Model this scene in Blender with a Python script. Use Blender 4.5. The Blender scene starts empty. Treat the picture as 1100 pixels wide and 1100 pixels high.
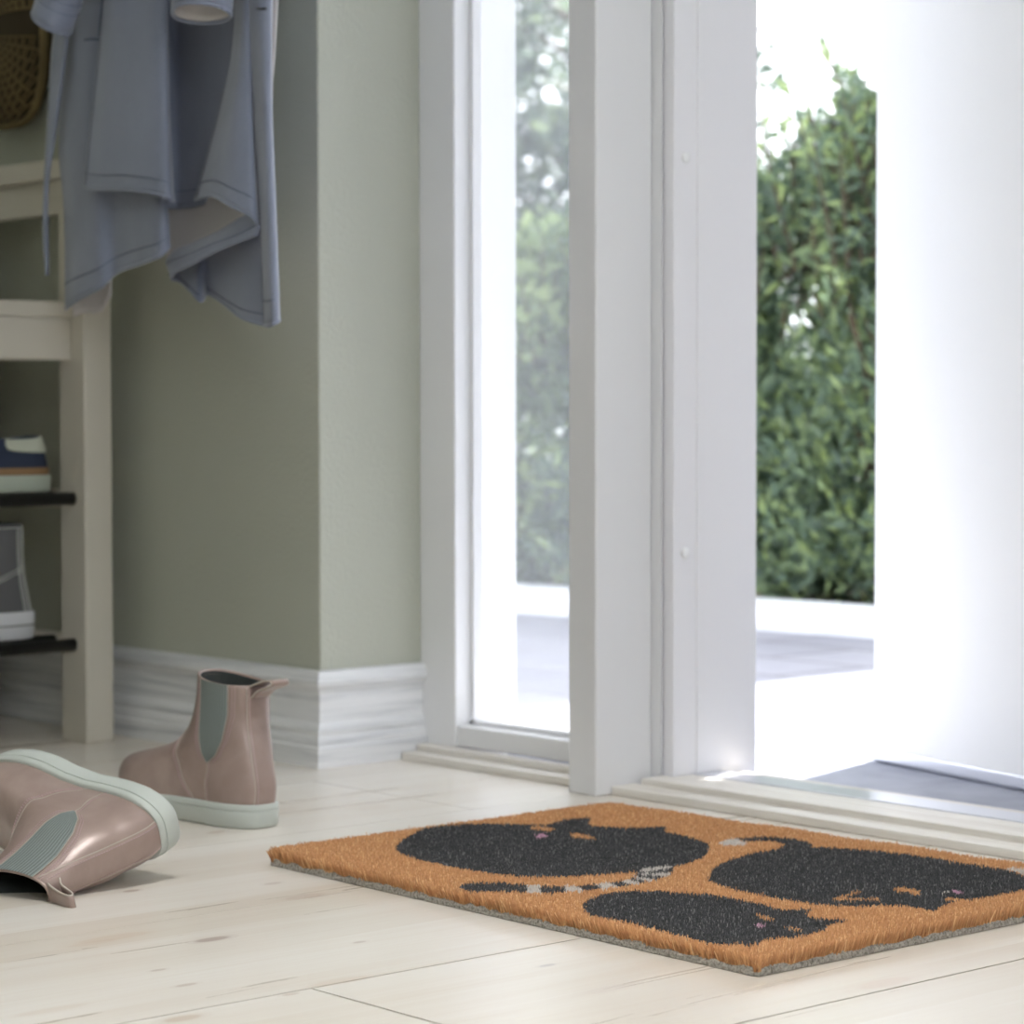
import bpy, math, random
import numpy as np
from mathutils import Vector, Matrix, noise
random.seed(7); rng = np.random.default_rng(7)
scn = bpy.context.scene
COL = scn.collection
PI = math.pi
# ------------------------------------------------------------------ camera
H = .408; F = 2794.13
R_ = Vector((.66037653, .75093347, -.00132907)).normalized()
U_ = Vector((-.02933985, .02757013, .9991892)).normalized()
W_ = Vector((-.75036126, .6598021, -.04023894)).normalized()
CAM = Vector((0, 0, H))
cd = bpy.data.cameras.new('camera'); cam = bpy.data.objects.new('camera', cd); COL.objects.link(cam)
m = Matrix((R_, U_, -W_)).transposed().to_4x4(); m.translation = CAM
cam.matrix_world = m
cd.sensor_width = 36; cd.lens = F / 1100 * 36; cd.clip_start = .02; cd.clip_end = 200
cd.dof.use_dof = True; cd.dof.focus_distance = 2.0; cd.dof.aperture_fstop = 9.5
scn.camera = cam

def P(x, y, ax, v):
    """measured photo point -> world point on the plane axis=v"""
    d = R_ * ((x - 550) / F) - U_ * ((y - 550) / F) + W_
    return CAM + d * ((v - CAM[ax]) / d[ax])

# ------------------------------------------------------------------ helpers
def tag(o, label=None, cat=None, group=None, kind=None):
    if label: o['label'] = label
    if cat: o['category'] = cat
    if group: o['group'] = group
    if kind: o['kind'] = kind
    return o
def empty(name, loc, rot=(0, 0, 0)):
    o = bpy.data.objects.new(name, None); COL.objects.link(o)
    o.location = loc; o.rotation_euler = rot; o.empty_display_size = .05
    return o
class MB:
    def __init__(s): s.v = []; s.f = []; s.mi = []
    def add(s, vs, fs, mi=0):
        b = len(s.v); s.v += [tuple(v) for v in vs]
        for f in fs: s.f.append(tuple(b + i for i in f)); s.mi.append(mi)
    def box(s, x0, x1, y0, y1, z0, z1, mi=0):
        v = [(x, y, z) for x in (x0, x1) for y in (y0, y1) for z in (z0, z1)]
        s.add(v, [(0, 1, 3, 2), (4, 6, 7, 5), (0, 4, 5, 1), (2, 3, 7, 6), (0, 2, 6, 4), (1, 5, 7, 3)], mi)
    def prism(s, poly, axis, a, b, mi=0):
        """poly of 2D points in the other two axes, extruded along axis"""
        n = len(poly)
        def mk(p, t):
            return {0: (t, p[0], p[1]), 1: (p[0], t, p[1]), 2: (p[0], p[1], t)}[axis]
        s.add([mk(p, a) for p in poly] + [mk(p, b) for p in poly],
              [tuple(range(n)), tuple(reversed(range(n, 2 * n)))] + [(i, i + n, (i + 1) % n + n, (i + 1) % n) for i in range(n)], mi)
    def grid(s, rows, mi=0, closed=False, flip=False):
        nr = len(rows); nc = len(rows[0]); vs = [p for r in rows for p in r]; fs = []
        for i in range(nr - 1):
            for j in range(nc if closed else nc - 1):
                k = (j + 1) % nc
                f = (i * nc + j, i * nc + k, (i + 1) * nc + k, (i + 1) * nc + j)
                fs.append(f[::-1] if flip else f)
        s.add(vs, fs, mi)
    def tube(s, pts, r, n=6, mi=0, cap=True):
        pts = [Vector(p) for p in pts]; rows = []; prev = None
        for i, p in enumerate(pts):
            t = (pts[min(i + 1, len(pts) - 1)] - pts[max(i - 1, 0)])
            if t.length < 1e-9: t = Vector((0, 0, 1))
            t.normalize()
            if prev is None: a = t.orthogonal().normalized()
            else: a = (prev - t * prev.dot(t)); a = a.normalized() if a.length > 1e-6 else t.orthogonal().normalized()
            prev = a; b = t.cross(a); rr = r[i] if isinstance(r, (list, tuple)) else r
            rows.append([p + (a * math.cos(2 * PI * k / n) + b * math.sin(2 * PI * k / n)) * rr for k in range(n)])
        base = len(s.v); s.grid(rows, mi, closed=True)
        if cap:
            s.f.append(tuple(base + k for k in reversed(range(n)))); s.mi.append(mi)
            q = base + (len(rows) - 1) * n
            s.f.append(tuple(q + k for k in range(n))); s.mi.append(mi)
    def build(s, name, mats, parent=None, smooth=False, bevel=0, solid=0, subsurf=0, recalc=True, bseg=2):
        me = bpy.data.meshes.new(name); me.from_pydata(s.v, [], s.f)
        if not isinstance(mats, (list, tuple)): mats = [mats]
        for m_ in mats: me.materials.append(m_)
        me.polygons.foreach_set('material_index', s.mi)
        if smooth: me.polygons.foreach_set('use_smooth', [True] * len(s.f))
        me.update()
        if recalc:
            import bmesh
            bm = bmesh.new(); bm.from_mesh(me); bmesh.ops.recalc_face_normals(bm, faces=bm.faces[:]); bm.to_mesh(me); bm.free()
        o = bpy.data.objects.new(name, me); COL.objects.link(o)
        if parent: o.parent = parent
        if solid:
            md = o.modifiers.new('solid', 'SOLIDIFY'); md.thickness = solid; md.offset = 0
            if len(mats) > 1 and solid: md.material_offset = 1; md.material_offset_rim = 0
        if bevel:
            md = o.modifiers.new('bevel', 'BEVEL'); md.width = bevel; md.segments = bseg; md.limit_method = 'ANGLE'; md.angle_limit = .6
            md.harden_normals = False
        if subsurf:
            md = o.modifiers.new('sub', 'SUBSURF'); md.levels = subsurf; md.render_levels = subsurf
        return o
def interp(x, xs, ys): return float(np.interp(x, xs, ys))
def cr(p, t):
    """Catmull-Rom through list p at t in 0..1"""
    n = len(p) - 1; u = min(max(t, 0), 1) * n; i = min(int(u), n - 1); f = u - i
    a = p[max(i - 1, 0)]; b = p[i]; c = p[i + 1]; d = p[min(i + 2, n)]
    if i == 0: a = b * 2 - c
    if i + 2 > n: d = c * 2 - b
    return .5 * ((2 * b) + (c - a) * f + (2 * a - 5 * b + 4 * c - d) * f * f + (3 * b - a - 3 * c + d) * f ** 3)
def smoothcurve(pts, n):
    pts = [Vector(p) for p in pts]
    return [cr(pts, i / (n - 1)) for i in range(n)]

# ------------------------------------------------------------------ materials
def srgb(r, g, b):
    f = lambda c: (c / 255 / 12.92) if c / 255 <= .04045 else ((c / 255 + .055) / 1.055) ** 2.4
    return (f(r), f(g), f(b), 1)
class NT:
    def __init__(s, name):
        s.m = bpy.data.materials.new(name); s.m.use_nodes = True; s.t = s.m.node_tree; s.n = s.t.nodes; s.l = s.t.links
        s.b = s.n['Principled BSDF']; s.out = s.n['Material Output']
    def new(s, typ, **kw):
        o = s.n.new(typ)
        for k, v in kw.items():
            if hasattr(o, k): setattr(o, k, v)
        return o
    def link(s, a, b): s.l.new(a, b)
    def set(s, **kw):
        for k, v in kw.items(): s.b.inputs[k.replace('_', ' ')].default_value = v
    def coord(s, scale=(1, 1, 1), kind='Object', rot=(0, 0, 0)):
        tc = s.new('ShaderNodeTexCoord'); mp = s.new('ShaderNodeMapping'); mp.inputs['Scale'].default_value = scale
        mp.inputs['Rotation'].default_value = rot
        s.link(tc.outputs[kind], mp.inputs['Vector']); return mp.outputs['Vector']
    def noise(s, vec, scale, detail=4, rough=.6, dist=0):
        o = s.new('ShaderNodeTexNoise'); o.inputs['Scale'].default_value = scale; o.inputs['Detail'].default_value = detail
        o.inputs['Roughness'].default_value = rough; o.inputs['Distortion'].default_value = dist
        s.link(vec, o.inputs['Vector']); return o.outputs['Fac']
    def ramp(s, fac, stops):
        o = s.new('ShaderNodeValToRGB'); e = o.color_ramp.elements
        while len(e) < len(stops): e.new(.5)
        for i, (p, c) in enumerate(stops): e[i].position = p; e[i].color = c if len(c) == 4 else (*c, 1)
        s.link(fac, o.inputs['Fac']); return o.outputs['Color']
    def mix(s, fac, a, b, mode='MIX'):
        o = s.new('ShaderNodeMix', data_type='RGBA', blend_type=mode)
        for inp, v in ((o.inputs[0], fac), (o.inputs[6], a), (o.inputs[7], b)):
            if hasattr(v, 'is_linked') or hasattr(v, 'links'): s.link(v, inp)
            else: inp.default_value = v
        return o.outputs[2]
    def math(s, op, a, b=0, c=0):
        o = s.new('ShaderNodeMath', operation=op)
        for inp, v in zip(o.inputs, (a, b, c)):
            if hasattr(v, 'links'): s.link(v, inp)
            else: inp.default_value = v
        return o.outputs[0]
    def bump(s, h, strength=.2, dist=.001, normal=None):
        o = s.new('ShaderNodeBump'); o.inputs['Strength'].default_value = strength; o.inputs['Distance'].default_value = dist
        s.link(h, o.inputs['Height'])
        if normal: s.link(normal, o.inputs['Normal'])
        s.link(o.outputs['Normal'], s.b.inputs['Normal']); return o.outputs['Normal']
def simple(name, col, rough=.5, bump=0, bscale=200, bdist=.0005, var=0, metal=0, coat=0):
    t = NT(name); t.set(Base_Color=col, Roughness=rough, Metallic=metal)
    if coat: t.b.inputs['Coat Weight'].default_value = coat; t.b.inputs['Coat Roughness'].default_value = .1
    v = t.coord()
    if var:
        n = t.noise(v, 12, 4)
        c2 = tuple(c * (1 - var) for c in col[:3]) + (1,); c1 = tuple(min(1, c * (1 + var)) for c in col[:3]) + (1,)
        t.link(t.ramp(n, [(.3, c2), (.7, c1)]), t.b.inputs['Base Color'])
    if bump: t.bump(t.noise(v, bscale, 3), bump, bdist)
    return t.m

M = {}
# painted wall with fine roller texture
t = NT('sage_wall_paint'); t.set(Base_Color=srgb(184, 186, 173), Roughness=.62)
v = t.coord(); t.bump(t.noise(v, 190, 3, .6), .9, .0016); M['wall'] = t.m
M['ceiling'] = simple('ceiling_paint', srgb(238, 238, 234), .8, .1, 150)
# painted wood mouldings with faint brushed grain
t = NT('white_baseboard_paint'); t.set(Roughness=.35)
v = t.coord((2.2, 2.2, 60)); n = t.noise(v, 1.6, 5, .65, .6)
t.link(t.ramp(n, [(.33, srgb(196, 198, 202)), (.5, srgb(228, 229, 231)), (.7, srgb(238, 238, 240))]), t.b.inputs['Base Color'])
t.bump(n, .15, .001); M['skirt'] = t.m
M['white'] = simple('white_gloss_paint', srgb(236, 236, 238), .16, .03, 60, .0006, coat=.3)
M['post'] = simple('satin_light_grey_post', srgb(226, 226, 229), .13, .03, 40, .0005, coat=.4)
M['winframe'] = simple('white_window_frame', srgb(232, 232, 234), .3, .03, 60)
M['jamb'] = simple('white_jamb', srgb(233, 232, 237), .18, .02, 60, .0005, coat=.25)
M['leaf'] = simple('white_door_lacquer', srgb(246, 246, 248), .34, .03, 60)
M['seam'] = simple('dark_board_gap', srgb(24, 22, 20), .95)
M['dark'] = simple('dark_gasket', srgb(40, 39, 38), .7)
M['alu'] = simple('brushed_aluminium', srgb(215, 217, 224), .28, .1, 300, .0003, metal=.9)
M['bench'] = simple('cream_white_bench_lacquer', srgb(200, 194, 182), .42, .05, 90)
M['rod'] = simple('black_powder_coated_steel', srgb(18, 18, 19), .35)
M['kerb'] = simple('white_rendered_kerb', srgb(225, 226, 232), .8, .7, 30, .006, var=.12)
M['render'] = simple('white_exterior_render', srgb(235, 236, 238), .8, .3, 100, .001)
M['soil'] = simple('dark_garden_soil', srgb(62, 50, 38), .95, .8, 60, .01, var=.4)

# threshold: pale washed pine
def wood(name, a, b, c, stretch, rough=.4, coat=0):
    t = NT(name); t.set(Roughness=rough)
    v = t.coord(stretch); n = t.noise(v, 3, 6, .62, .5); n2 = t.noise(v, 11, 4, .6, .2)
    col = t.ramp(n, [(.3, a), (.52, b), (.72, c)])
    col = t.mix(.35, col, t.ramp(n2, [(.35, a), (.65, c)]), 'MIX')
    t.link(col, t.b.inputs['Base Color']); t.bump(n2, .08, .0006)
    return t.m
M['tread'] = wood('pale_washed_pine_tread', srgb(208, 201, 192), srgb(228, 223, 216), srgb(236, 233, 228), (1.2, 22, 22), .4)

# floor: whitewashed pine boards running along y, per-board tone, knots with their own shape
t = NT('whitewashed_pine_boards'); t.set(Roughness=.3)
tc = t.new('ShaderNodeTexCoord'); pos = tc.outputs['Object']
sep = t.new('ShaderNodeSeparateXYZ'); t.link(pos, sep.inputs[0])
# strips of 68 mm inside each wide board
strip = t.math('FLOOR', t.math('DIVIDE', t.math('ADD', sep.outputs[0], 10.0), .0905))
wn = t.new('ShaderNodeTexWhiteNoise', noise_dimensions='1D'); t.link(strip, wn.inputs['W'])
off = t.new('ShaderNodeCombineXYZ'); t.link(t.math('MULTIPLY', wn.outputs['Value'], 7), off.inputs[1]); t.link(t.math('MULTIPLY', wn.outputs['Value'], 3), off.inputs[2])
va = t.new('ShaderNodeVectorMath', operation='ADD'); t.link(pos, va.inputs[0]); t.link(off.outputs[0], va.inputs[1])
mp = t.new('ShaderNodeMapping'); mp.inputs['Scale'].default_value = (17, .9, 1); t.link(va.outputs[0], mp.inputs['Vector'])
n1 = t.noise(mp.outputs[0], 1.6, 6, .62, .7)
mp2 = t.new('ShaderNodeMapping'); mp2.inputs['Scale'].default_value = (90, 2.2, 1); t.link(va.outputs[0], mp2.inputs['Vector'])
n2 = t.noise(mp2.outputs[0], 2.5, 4, .6, .3)
n3 = t.noise(va.outputs[0], 3.2, 3, .5)
base = t.ramp(n1, [(.30, srgb(214, 203, 190)), (.5, srgb(226, 220, 212)), (.70, srgb(234, 231, 226))])
base = t.mix(.16, base, t.ramp(n2, [(.35, srgb(212, 198, 184)), (.6, srgb(234, 231, 226))]))
base = t.mix(.30, base, t.ramp(n3, [(.35, srgb(216, 208, 197)), (.65, srgb(232, 230, 226))]))
tone = t.ramp(wn.outputs['Value'], [(0, srgb(240, 235, 228)), (1, (1, 1, 1, 1))])
base = t.mix(1, base, tone, 'MULTIPLY')
def knot(cx, cy, rx, ry, strength, col=srgb(150, 122, 108)):
    global base
    dx = t.math('DIVIDE', t.math('SUBTRACT', sep.outputs[0], cx), rx); dy = t.math('DIVIDE', t.math('SUBTRACT', sep.outputs[1], cy), ry)
    d = t.math('SQRT', t.math('ADD', t.math('MULTIPLY', dx, dx), t.math('MULTIPLY', dy, dy)))
    d = t.math('ADD', d, t.math('MULTIPLY', t.math('SUBTRACT', n1, .5), .45))
    ring = t.math('MULTIPLY', t.math('SINE', t.math('MULTIPLY', d, 9)), .12)
    mr = t.new('ShaderNodeMapRange'); mr.inputs['From Min'].default_value = 1.15; mr.inputs['From Max'].default_value = .55
    mr.inputs['To Max'].default_value = strength; t.link(t.math('ADD', d, ring), mr.inputs['Value'])
    base = t.mix(mr.outputs[0], base, col)
for (px, py, rx, ry, st, c) in ((228, 1009, .0075, .020, .75, srgb(158, 136, 126)), (141, 957, .0055, .010, .7, srgb(160, 136, 120)), (232, 894, .005, .013, .6, srgb(170, 140, 118)),
        (122, 1007, .011, .045, .32, srgb(190, 162, 132)), (100, 1013, .007, .03, .25, srgb(188, 160, 134)), (196, 1094, .0085, .02, .5, srgb(178, 152, 126)), (328, 963, .011, .026, .42, srgb(176, 152, 138)),
        (293, 949, .006, .012, .4, srgb(160, 138, 126)), (200, 1058, .004, .012, .5, srgb(166, 140, 122)), (170, 1042, .0035, .009, .5, srgb(160, 136, 120)), (386, 1012, .0035, .008, .5, srgb(164, 142, 130)),
        (365, 1054, .010, .035, .32, srgb(190, 164, 140)), (950, 1056, .012, .035, .4, srgb(200, 176, 160)), (588, 1037, .004, .010, .45, srgb(150, 142, 146)), (312, 1068, .004, .010, .45, srgb(170, 146, 126)),
        (400, 868, .014, .03, .25, srgb(196, 178, 158)), (55, 1085, .009, .04, .25, srgb(190, 166, 140)), (655, 1062, .010, .03, .28, srgb(196, 184, 178)), (300, 870, .01, .03, .25, srgb(196, 178, 158))):
    q = P(px, py, 2, 0); knot(q.x, q.y, rx, ry, st, c)
t.link(base, t.b.inputs['Base Color'])
rr = t.new('ShaderNodeMapRange'); rr.inputs['To Min'].default_value = .2; rr.inputs['To Max'].default_value = .4; t.link(n1, rr.inputs['Value']); t.link(rr.outputs[0], t.b.inputs['Roughness'])
t.bump(n2, .1, .0004); M['floor'] = t.m

# outside surfaces
t = NT('porch_stone'); t.set(Roughness=.6)
v = t.coord(); n = t.noise(v, 9, 5, .65, .4)
t.link(t.ramp(n, [(.3, srgb(122, 126, 140)), (.7, srgb(158, 161, 174))]), t.b.inputs['Base Color']); t.bump(n, .5, .003); M['porch'] = t.m
t = NT('grey_paving'); t.set(Roughness=.75)
v = t.coord((1, 1, 1)); n = t.noise(v, 5, 5, .65)
br = t.new('ShaderNodeTexBrick'); br.inputs['Scale'].default_value = 1; br.inputs['Brick Width'].default_value = .42; br.inputs['Row Height'].default_value = .21
br.inputs['Mortar Size'].default_value = .006; br.inputs['Color1'].default_value = srgb(132, 131, 142); br.inputs['Color2'].default_value = srgb(152, 150, 160); br.inputs['Mortar'].default_value = srgb(92, 88, 86)
t.link(v, br.inputs['Vector'])
t.link(t.mix(.3, br.outputs['Color'], t.ramp(n, [(.3, srgb(124, 124, 134)), (.7, srgb(168, 166, 174))])), t.b.inputs['Base Color']); t.bump(n, .4, .002); M['paving'] = t.m

# leaves: translucent, per-leaf tone
def leafmat(name, a, b, c):
    t = NT(name); at = t.new('ShaderNodeAttribute', attribute_name='tone')
    col = t.ramp(at.outputs['Fac'], [(0, a), (.5, b), (1, c)])
    t.link(col, t.b.inputs['Base Color']); t.set(Roughness=.45)
    tr = t.new('ShaderNodeBsdfTranslucent'); t.link(col, tr.inputs['Color'])
    mx = t.new('ShaderNodeMixShader'); mx.inputs[0].default_value = .5
    t.link(t.b.outputs[0], mx.inputs[1]); t.link(tr.outputs[0], mx.inputs[2]); t.link(mx.outputs[0], t.out.inputs['Surface'])
    return t.m
M['leafA'] = leafmat('olive_green_leaves', srgb(80, 98, 90), srgb(124, 144, 122), srgb(192, 210, 138))
M['leafB'] = leafmat('fresh_green_leaves', srgb(92, 112, 84), srgb(136, 156, 108), srgb(188, 204, 140))
M['leafC'] = leafmat('grey_green_tree_leaves', srgb(70, 82, 76), srgb(100, 114, 102), srgb(146, 162, 124))
M['bark'] = simple('brown_bark', srgb(84, 70, 56), .9, .8, 60, .004, var=.3)

# coir
def coir(name, a, b, c, rough=.7):
    t = NT(name); at = t.new('ShaderNodeAttribute', attribute_name='tone')
    col = t.ramp(at.outputs['Fac'], [(0, a), (.5, b), (1, c)])
    t.link(col, t.b.inputs['Base Color']); t.set(Roughness=rough); return t.m
M['coir'] = coir('ginger_coir', srgb(170, 112, 68), srgb(212, 158, 106), srgb(236, 196, 146), .6)
M['coir_black'] = coir('black_dyed_coir', srgb(22, 23, 26), srgb(44, 45, 48), srgb(132, 130, 130), .45)
M['coir_white'] = coir('white_dyed_coir', srgb(176, 168, 160), srgb(206, 200, 194), srgb(226, 222, 218), .6)
M['coir_pink'] = coir('pink_dyed_coir', srgb(176, 124, 150), srgb(206, 158, 182), srgb(222, 184, 200), .6)
M['coir_under'] = simple('coir_underlayer', srgb(96, 58, 30), .9, .8, 400, .002, var=.3)
t = NT('grey_latex_backing'); t.set(Roughness=.8); v = t.coord(); n = t.noise(v, 420, 4, .7)
t.link(t.ramp(n, [(.35, srgb(112, 106, 98)), (.5, srgb(170, 164, 155)), (.65, srgb(198, 192, 184))]), t.b.inputs['Base Color']); t.bump(n, .8, .002); M['backing'] = t.m

# boot leather with soft metallic sheen
t = NT('dusty_pink_leather'); v = t.coord(); n = t.noise(v, 14, 4, .6, .4); n2 = t.noise(v, 420, 3, .6)
t.link(t.ramp(n, [(.3, srgb(146, 125, 117)), (.55, srgb(164, 143, 135)), (.75, srgb(178, 158, 150))]), t.b.inputs['Base Color'])
t.set(Roughness=.34, Metallic=.12); t.b.inputs['Coat Weight'].default_value = .25; t.b.inputs['Coat Roughness'].default_value = .25
hh = t.math('ADD', t.math('MULTIPLY', n2, .25), t.math('MULTIPLY', t.noise(v, 45, 3), .9)); t.bump(hh, .22, .0012); M['leather'] = t.m
M['edge'] = simple('pale_raw_leather_edge', srgb(192, 182, 170), .6)
M['stitch'] = simple('mauve_thread', srgb(196, 168, 170), .6)
M['sole'] = simple('pale_grey_green_rubber', srgb(190, 195, 189), .5, .25, 500, .0005)
M['insole'] = simple('charcoal_felt_lining', srgb(62, 66, 64), .9, .4, 300, .001)
t = NT('grey_elastic_rib'); at = t.new('ShaderNodeAttribute', attribute_name='rib'); v = t.coord(); n = t.noise(v, 700, 2)
t.link(t.mix(.25, t.ramp(at.outputs['Fac'], [(0, srgb(70, 78, 77)), (1, srgb(150, 158, 155))]), t.ramp(n, [(.3, srgb(104, 112, 110)), (.7, srgb(142, 148, 145))])), t.b.inputs['Base Color']); t.set(Roughness=.75); t.bump(n, .2, .0004); M['elastic'] = t.m

# coat fabric
t = NT('slate_blue_twill'); v = t.coord(); n = t.noise(v, 900, 3, .7); n2 = t.noise(v, 10, 4)
c = t.mix(.5, t.ramp(n, [(.3, srgb(110, 117, 136)), (.7, srgb(142, 149, 169))]), t.ramp(n2, [(.3, srgb(116, 123, 143)), (.7, srgb(136, 143, 164))]))
t.link(c, t.b.inputs['Base Color']); t.set(Roughness=.7); t.b.inputs['Sheen Weight'].default_value = .35
hh = t.math('ADD', t.math('MULTIPLY', n, .3), t.math('MULTIPLY', t.noise(v, 28, 3), 1.2)); t.bump(hh, .25, .002); M['coat'] = t.m
M['lining'] = simple('warm_grey_lining', srgb(204, 200, 200), .7, .15, 60, .001)
M['thread'] = simple('dark_slate_thread', srgb(66, 72, 90), .7)
M['navy'] = simple('navy_suede', srgb(42, 52, 74), .8, .3, 300, .0006, var=.15)
M['sneakwhite'] = simple('off_white_heel_leather', srgb(188, 192, 176), .5)
M['tan'] = simple('tan_welt', srgb(140, 108, 74), .6, .3, 200)
M['sneaksole'] = simple('grey_white_rubber', srgb(176, 184, 170), .6)
M['canvas'] = simple('grey_canvas', srgb(92, 92, 94), .85, .5, 800, .0006, var=.08)
M['canvasstitch'] = simple('pale_canvas_thread', srgb(205, 206, 200), .7)
M['hisole'] = simple('white_rubber', srgb(205, 206, 210), .5)
M['wicker'] = simple('dark_olive_brown_wicker', srgb(112, 96, 62), .65, .4, 200, .001, var=.3)
M['wickerdark'] = simple('wicker_shadow_core', srgb(60, 50, 32), .9, .3, 80, .001)

# glass; whitish diffuse and translucent mix stands in for the haze of reflections
t = NT('hazed_glass'); t.n.remove(t.b)
tr = t.new('ShaderNodeBsdfTransparent'); gl = t.new('ShaderNodeBsdfGlossy'); gl.inputs['Roughness'].default_value = .02
lw = t.new('ShaderNodeLayerWeight'); fr = t.new('ShaderNodeMath', operation='MULTIPLY_ADD'); pw = t.new('ShaderNodeMath', operation='POWER'); pw.inputs[1].default_value = 5; t.link(lw.outputs['Facing'], pw.inputs[0]); t.link(pw.outputs[0], fr.inputs[0]); fr.inputs[1].default_value = .5; fr.inputs[2].default_value = .05
df = t.new('ShaderNodeBsdfDiffuse'); df.inputs['Color'].default_value = (.9, .92, .97, 1)
m1 = t.new('ShaderNodeMixShader'); m1.inputs[0].default_value = .05; t.link(tr.outputs[0], m1.inputs[1]); t.link(df.outputs[0], m1.inputs[2])
tl = t.new('ShaderNodeBsdfTranslucent'); tl.inputs['Color'].default_value = (.9, .93, 1, 1)
m3 = t.new('ShaderNodeMixShader'); m3.inputs[0].default_value = .07; t.link(m1.outputs[0], m3.inputs[1]); t.link(tl.outputs[0], m3.inputs[2])
m2 = t.new('ShaderNodeMixShader'); t.link(fr.outputs[0], m2.inputs[0]); t.link(m3.outputs[0], m2.inputs[1]); t.link(gl.outputs[0], m2.inputs[2])
t.link(m2.outputs[0], t.out.inputs['Surface']); M['glass'] = t.m

# ------------------------------------------------------------------ room shell
WY = 1.779      # left wall plane (faces -y)
WX = -2.353     # reveal plane (faces +x)
FY = 1.925      # front of the window frame
SX = -3.10      # side wall behind the bench
CZ = 2.45
RX = .35; BY = -1.3
def structure(o): o['kind'] = 'structure'; return o
# floor boards, rows 272 mm wide along y with short joints
fl = MB(); seams = [-1.184 - .272 * k for k in range(-7, 9)]
joints = {}
for i, x1 in enumerate(seams[:-1]):
    x0 = seams[i + 1]
    if abs(x1 + 1.184) < .01: ys = [BY, -.7, 1.091, 2.0]
    elif abs(x0 + 2.0) < .01: ys = [BY, -.2, 2.0]
    elif abs(x1 + 2.0) < .01: ys = [BY, .2, 1.705, 2.0]
    else: ys = [BY, -.6 + .37 * (i % 4), 2.0]
    for a, b in zip(ys[:-1], ys[1:]):
        g = .0011 if x1 > -1.3 or (x1 > -1.5 and x0 > -1.75) else .0004; fl.box(x0 + (.0011 if x0 > -1.5 else .0004), x1 - (.0011 if x1 > -1.5 else .0004), a + g, b - g, -.02, 0)
floor = structure(fl.build('floor', M['floor']))
sb = MB(); sb.box(seams[-1], seams[0], BY, 2.0, -.06, -.0205); structure(sb.build('trim_9', M['seam']))
w = MB(); w.box(SX, WX, WY, 2.02, 0, CZ); structure(w.build('wall_left', M['wall'], bevel=.002))
w = MB(); w.box(SX - .12, SX, BY, 2.02, 0, CZ); structure(w.build('wall_side', M['wall']))
w = MB(); w.box(WX - .0, .4, 1.93, 2.03, 2.10, CZ); structure(w.build('wall_front', M['wall']))
w = MB(); w.box(-.93, .6, 1.93, 2.03, 0, 2.10); structure(w.build('wall_right', M['wall']))
w = MB(); w.box(SX - .12, .8, BY, 2.03, CZ, CZ + .1); structure(w.build('ceiling', M['ceiling']))
w = MB(); w.box(SX - .12, .6, BY - .1, BY, 0, CZ); structure(w.build('wall_back', M['wall']))
w = MB(); w.box(-2.75, -.85, 2.076, 2.83, 2.22, 2.28); structure(w.build('door_sun_block', M['render']))  # unseen slab added above the door to keep sun off the indoor floor
w = MB(); w.box(.6, .7, BY - .1, 2.03, 0, .75); w.box(.6, .7, BY - .1, 2.03, 2.15, CZ); w.box(.6, .7, BY - .1, -.6, .75, 2.15); w.box(.6, .7, 1.0, 2.03, .75, 2.15); structure(w.build('wall_window_side', M['wall']))
w = MB(); w.box(-9, -2.985, 2.076, 4.85, 3.0, 3.1); structure(w.build('path_sun_block', M['render']))  # unseen high slab added to throw shade over the paved path
# outside skin of the facade
w = MB(); w.box(-4.6, WX - .0, 2.021, 2.075, -.02, 2.6); structure(w.build('wall_exterior', M['render'], bevel=.004))

# moulded baseboard mitred at the outer corner
prof = [(0, .014), (.0225, .014), (.024, .0118), (.031, .0118), (.036, .0095), (.042, .0105), (.047, .0085), (.051, .0055), (.083, .0052), (.088, .0075), (.093, .0125), (.0985, .0135), (.1025, .011), (.109, .0085), (.110, 0)]
b = MB(); rows = []
for z, o in prof:
    rows.append([(SX, WY - o, z), (WX + o, WY - o, z), (WX + o, FY, z)])
b.grid(rows); sk = structure(b.build('baseboard_left', M['skirt'], recalc=False, solid=0, bevel=.0008))

# ------------------------------------------------------------------ window (side light)
win = structure(empty('window_1', (-2.2, 1.95, 0)))
def ch(mb, name, mat, par, **k):
    o = mb.build(name, mat, None, **k); o.parent = par; o.matrix_parent_inverse = Matrix.Translation(-Vector(par.location)) if par.rotation_euler[:] == (0, 0, 0) else par.matrix_world.inverted()
    return o
x0 = WX; xj = -2.289; zr0 = .018; zr1 = .041
f_ = MB(); f_.box(x0, xj, FY, 2.02, 0.0, 2.1); ch(f_, 'left_stile', M['winframe'], win, bevel=.002)
f_ = MB(); f_.box(xj, -2.0, FY + .003, 2.02, .0165, zr1); ch(f_, 'bottom_rail', M['winframe'], win, bevel=.002)
f_ = MB(); f_.box(xj, -2.0, FY + .003, 2.02, 2.06, 2.1); ch(f_, 'top_rail', M['winframe'], win, bevel=.002)
f_ = MB(); f_.box(xj, xj + .006, 1.948, 1.962, zr1, 2.06); f_.box(xj, -2.0, 1.948, 1.962, zr1, zr1 + .005); ch(f_, 'glazing_bead', M['winframe'], win, bevel=.001)
f_ = MB(); f_.box(xj + .001, -2.0, 1.9630, 1.9670, zr1 + .001, 2.06); ch(f_, 'pane', M['glass'], win)
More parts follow.
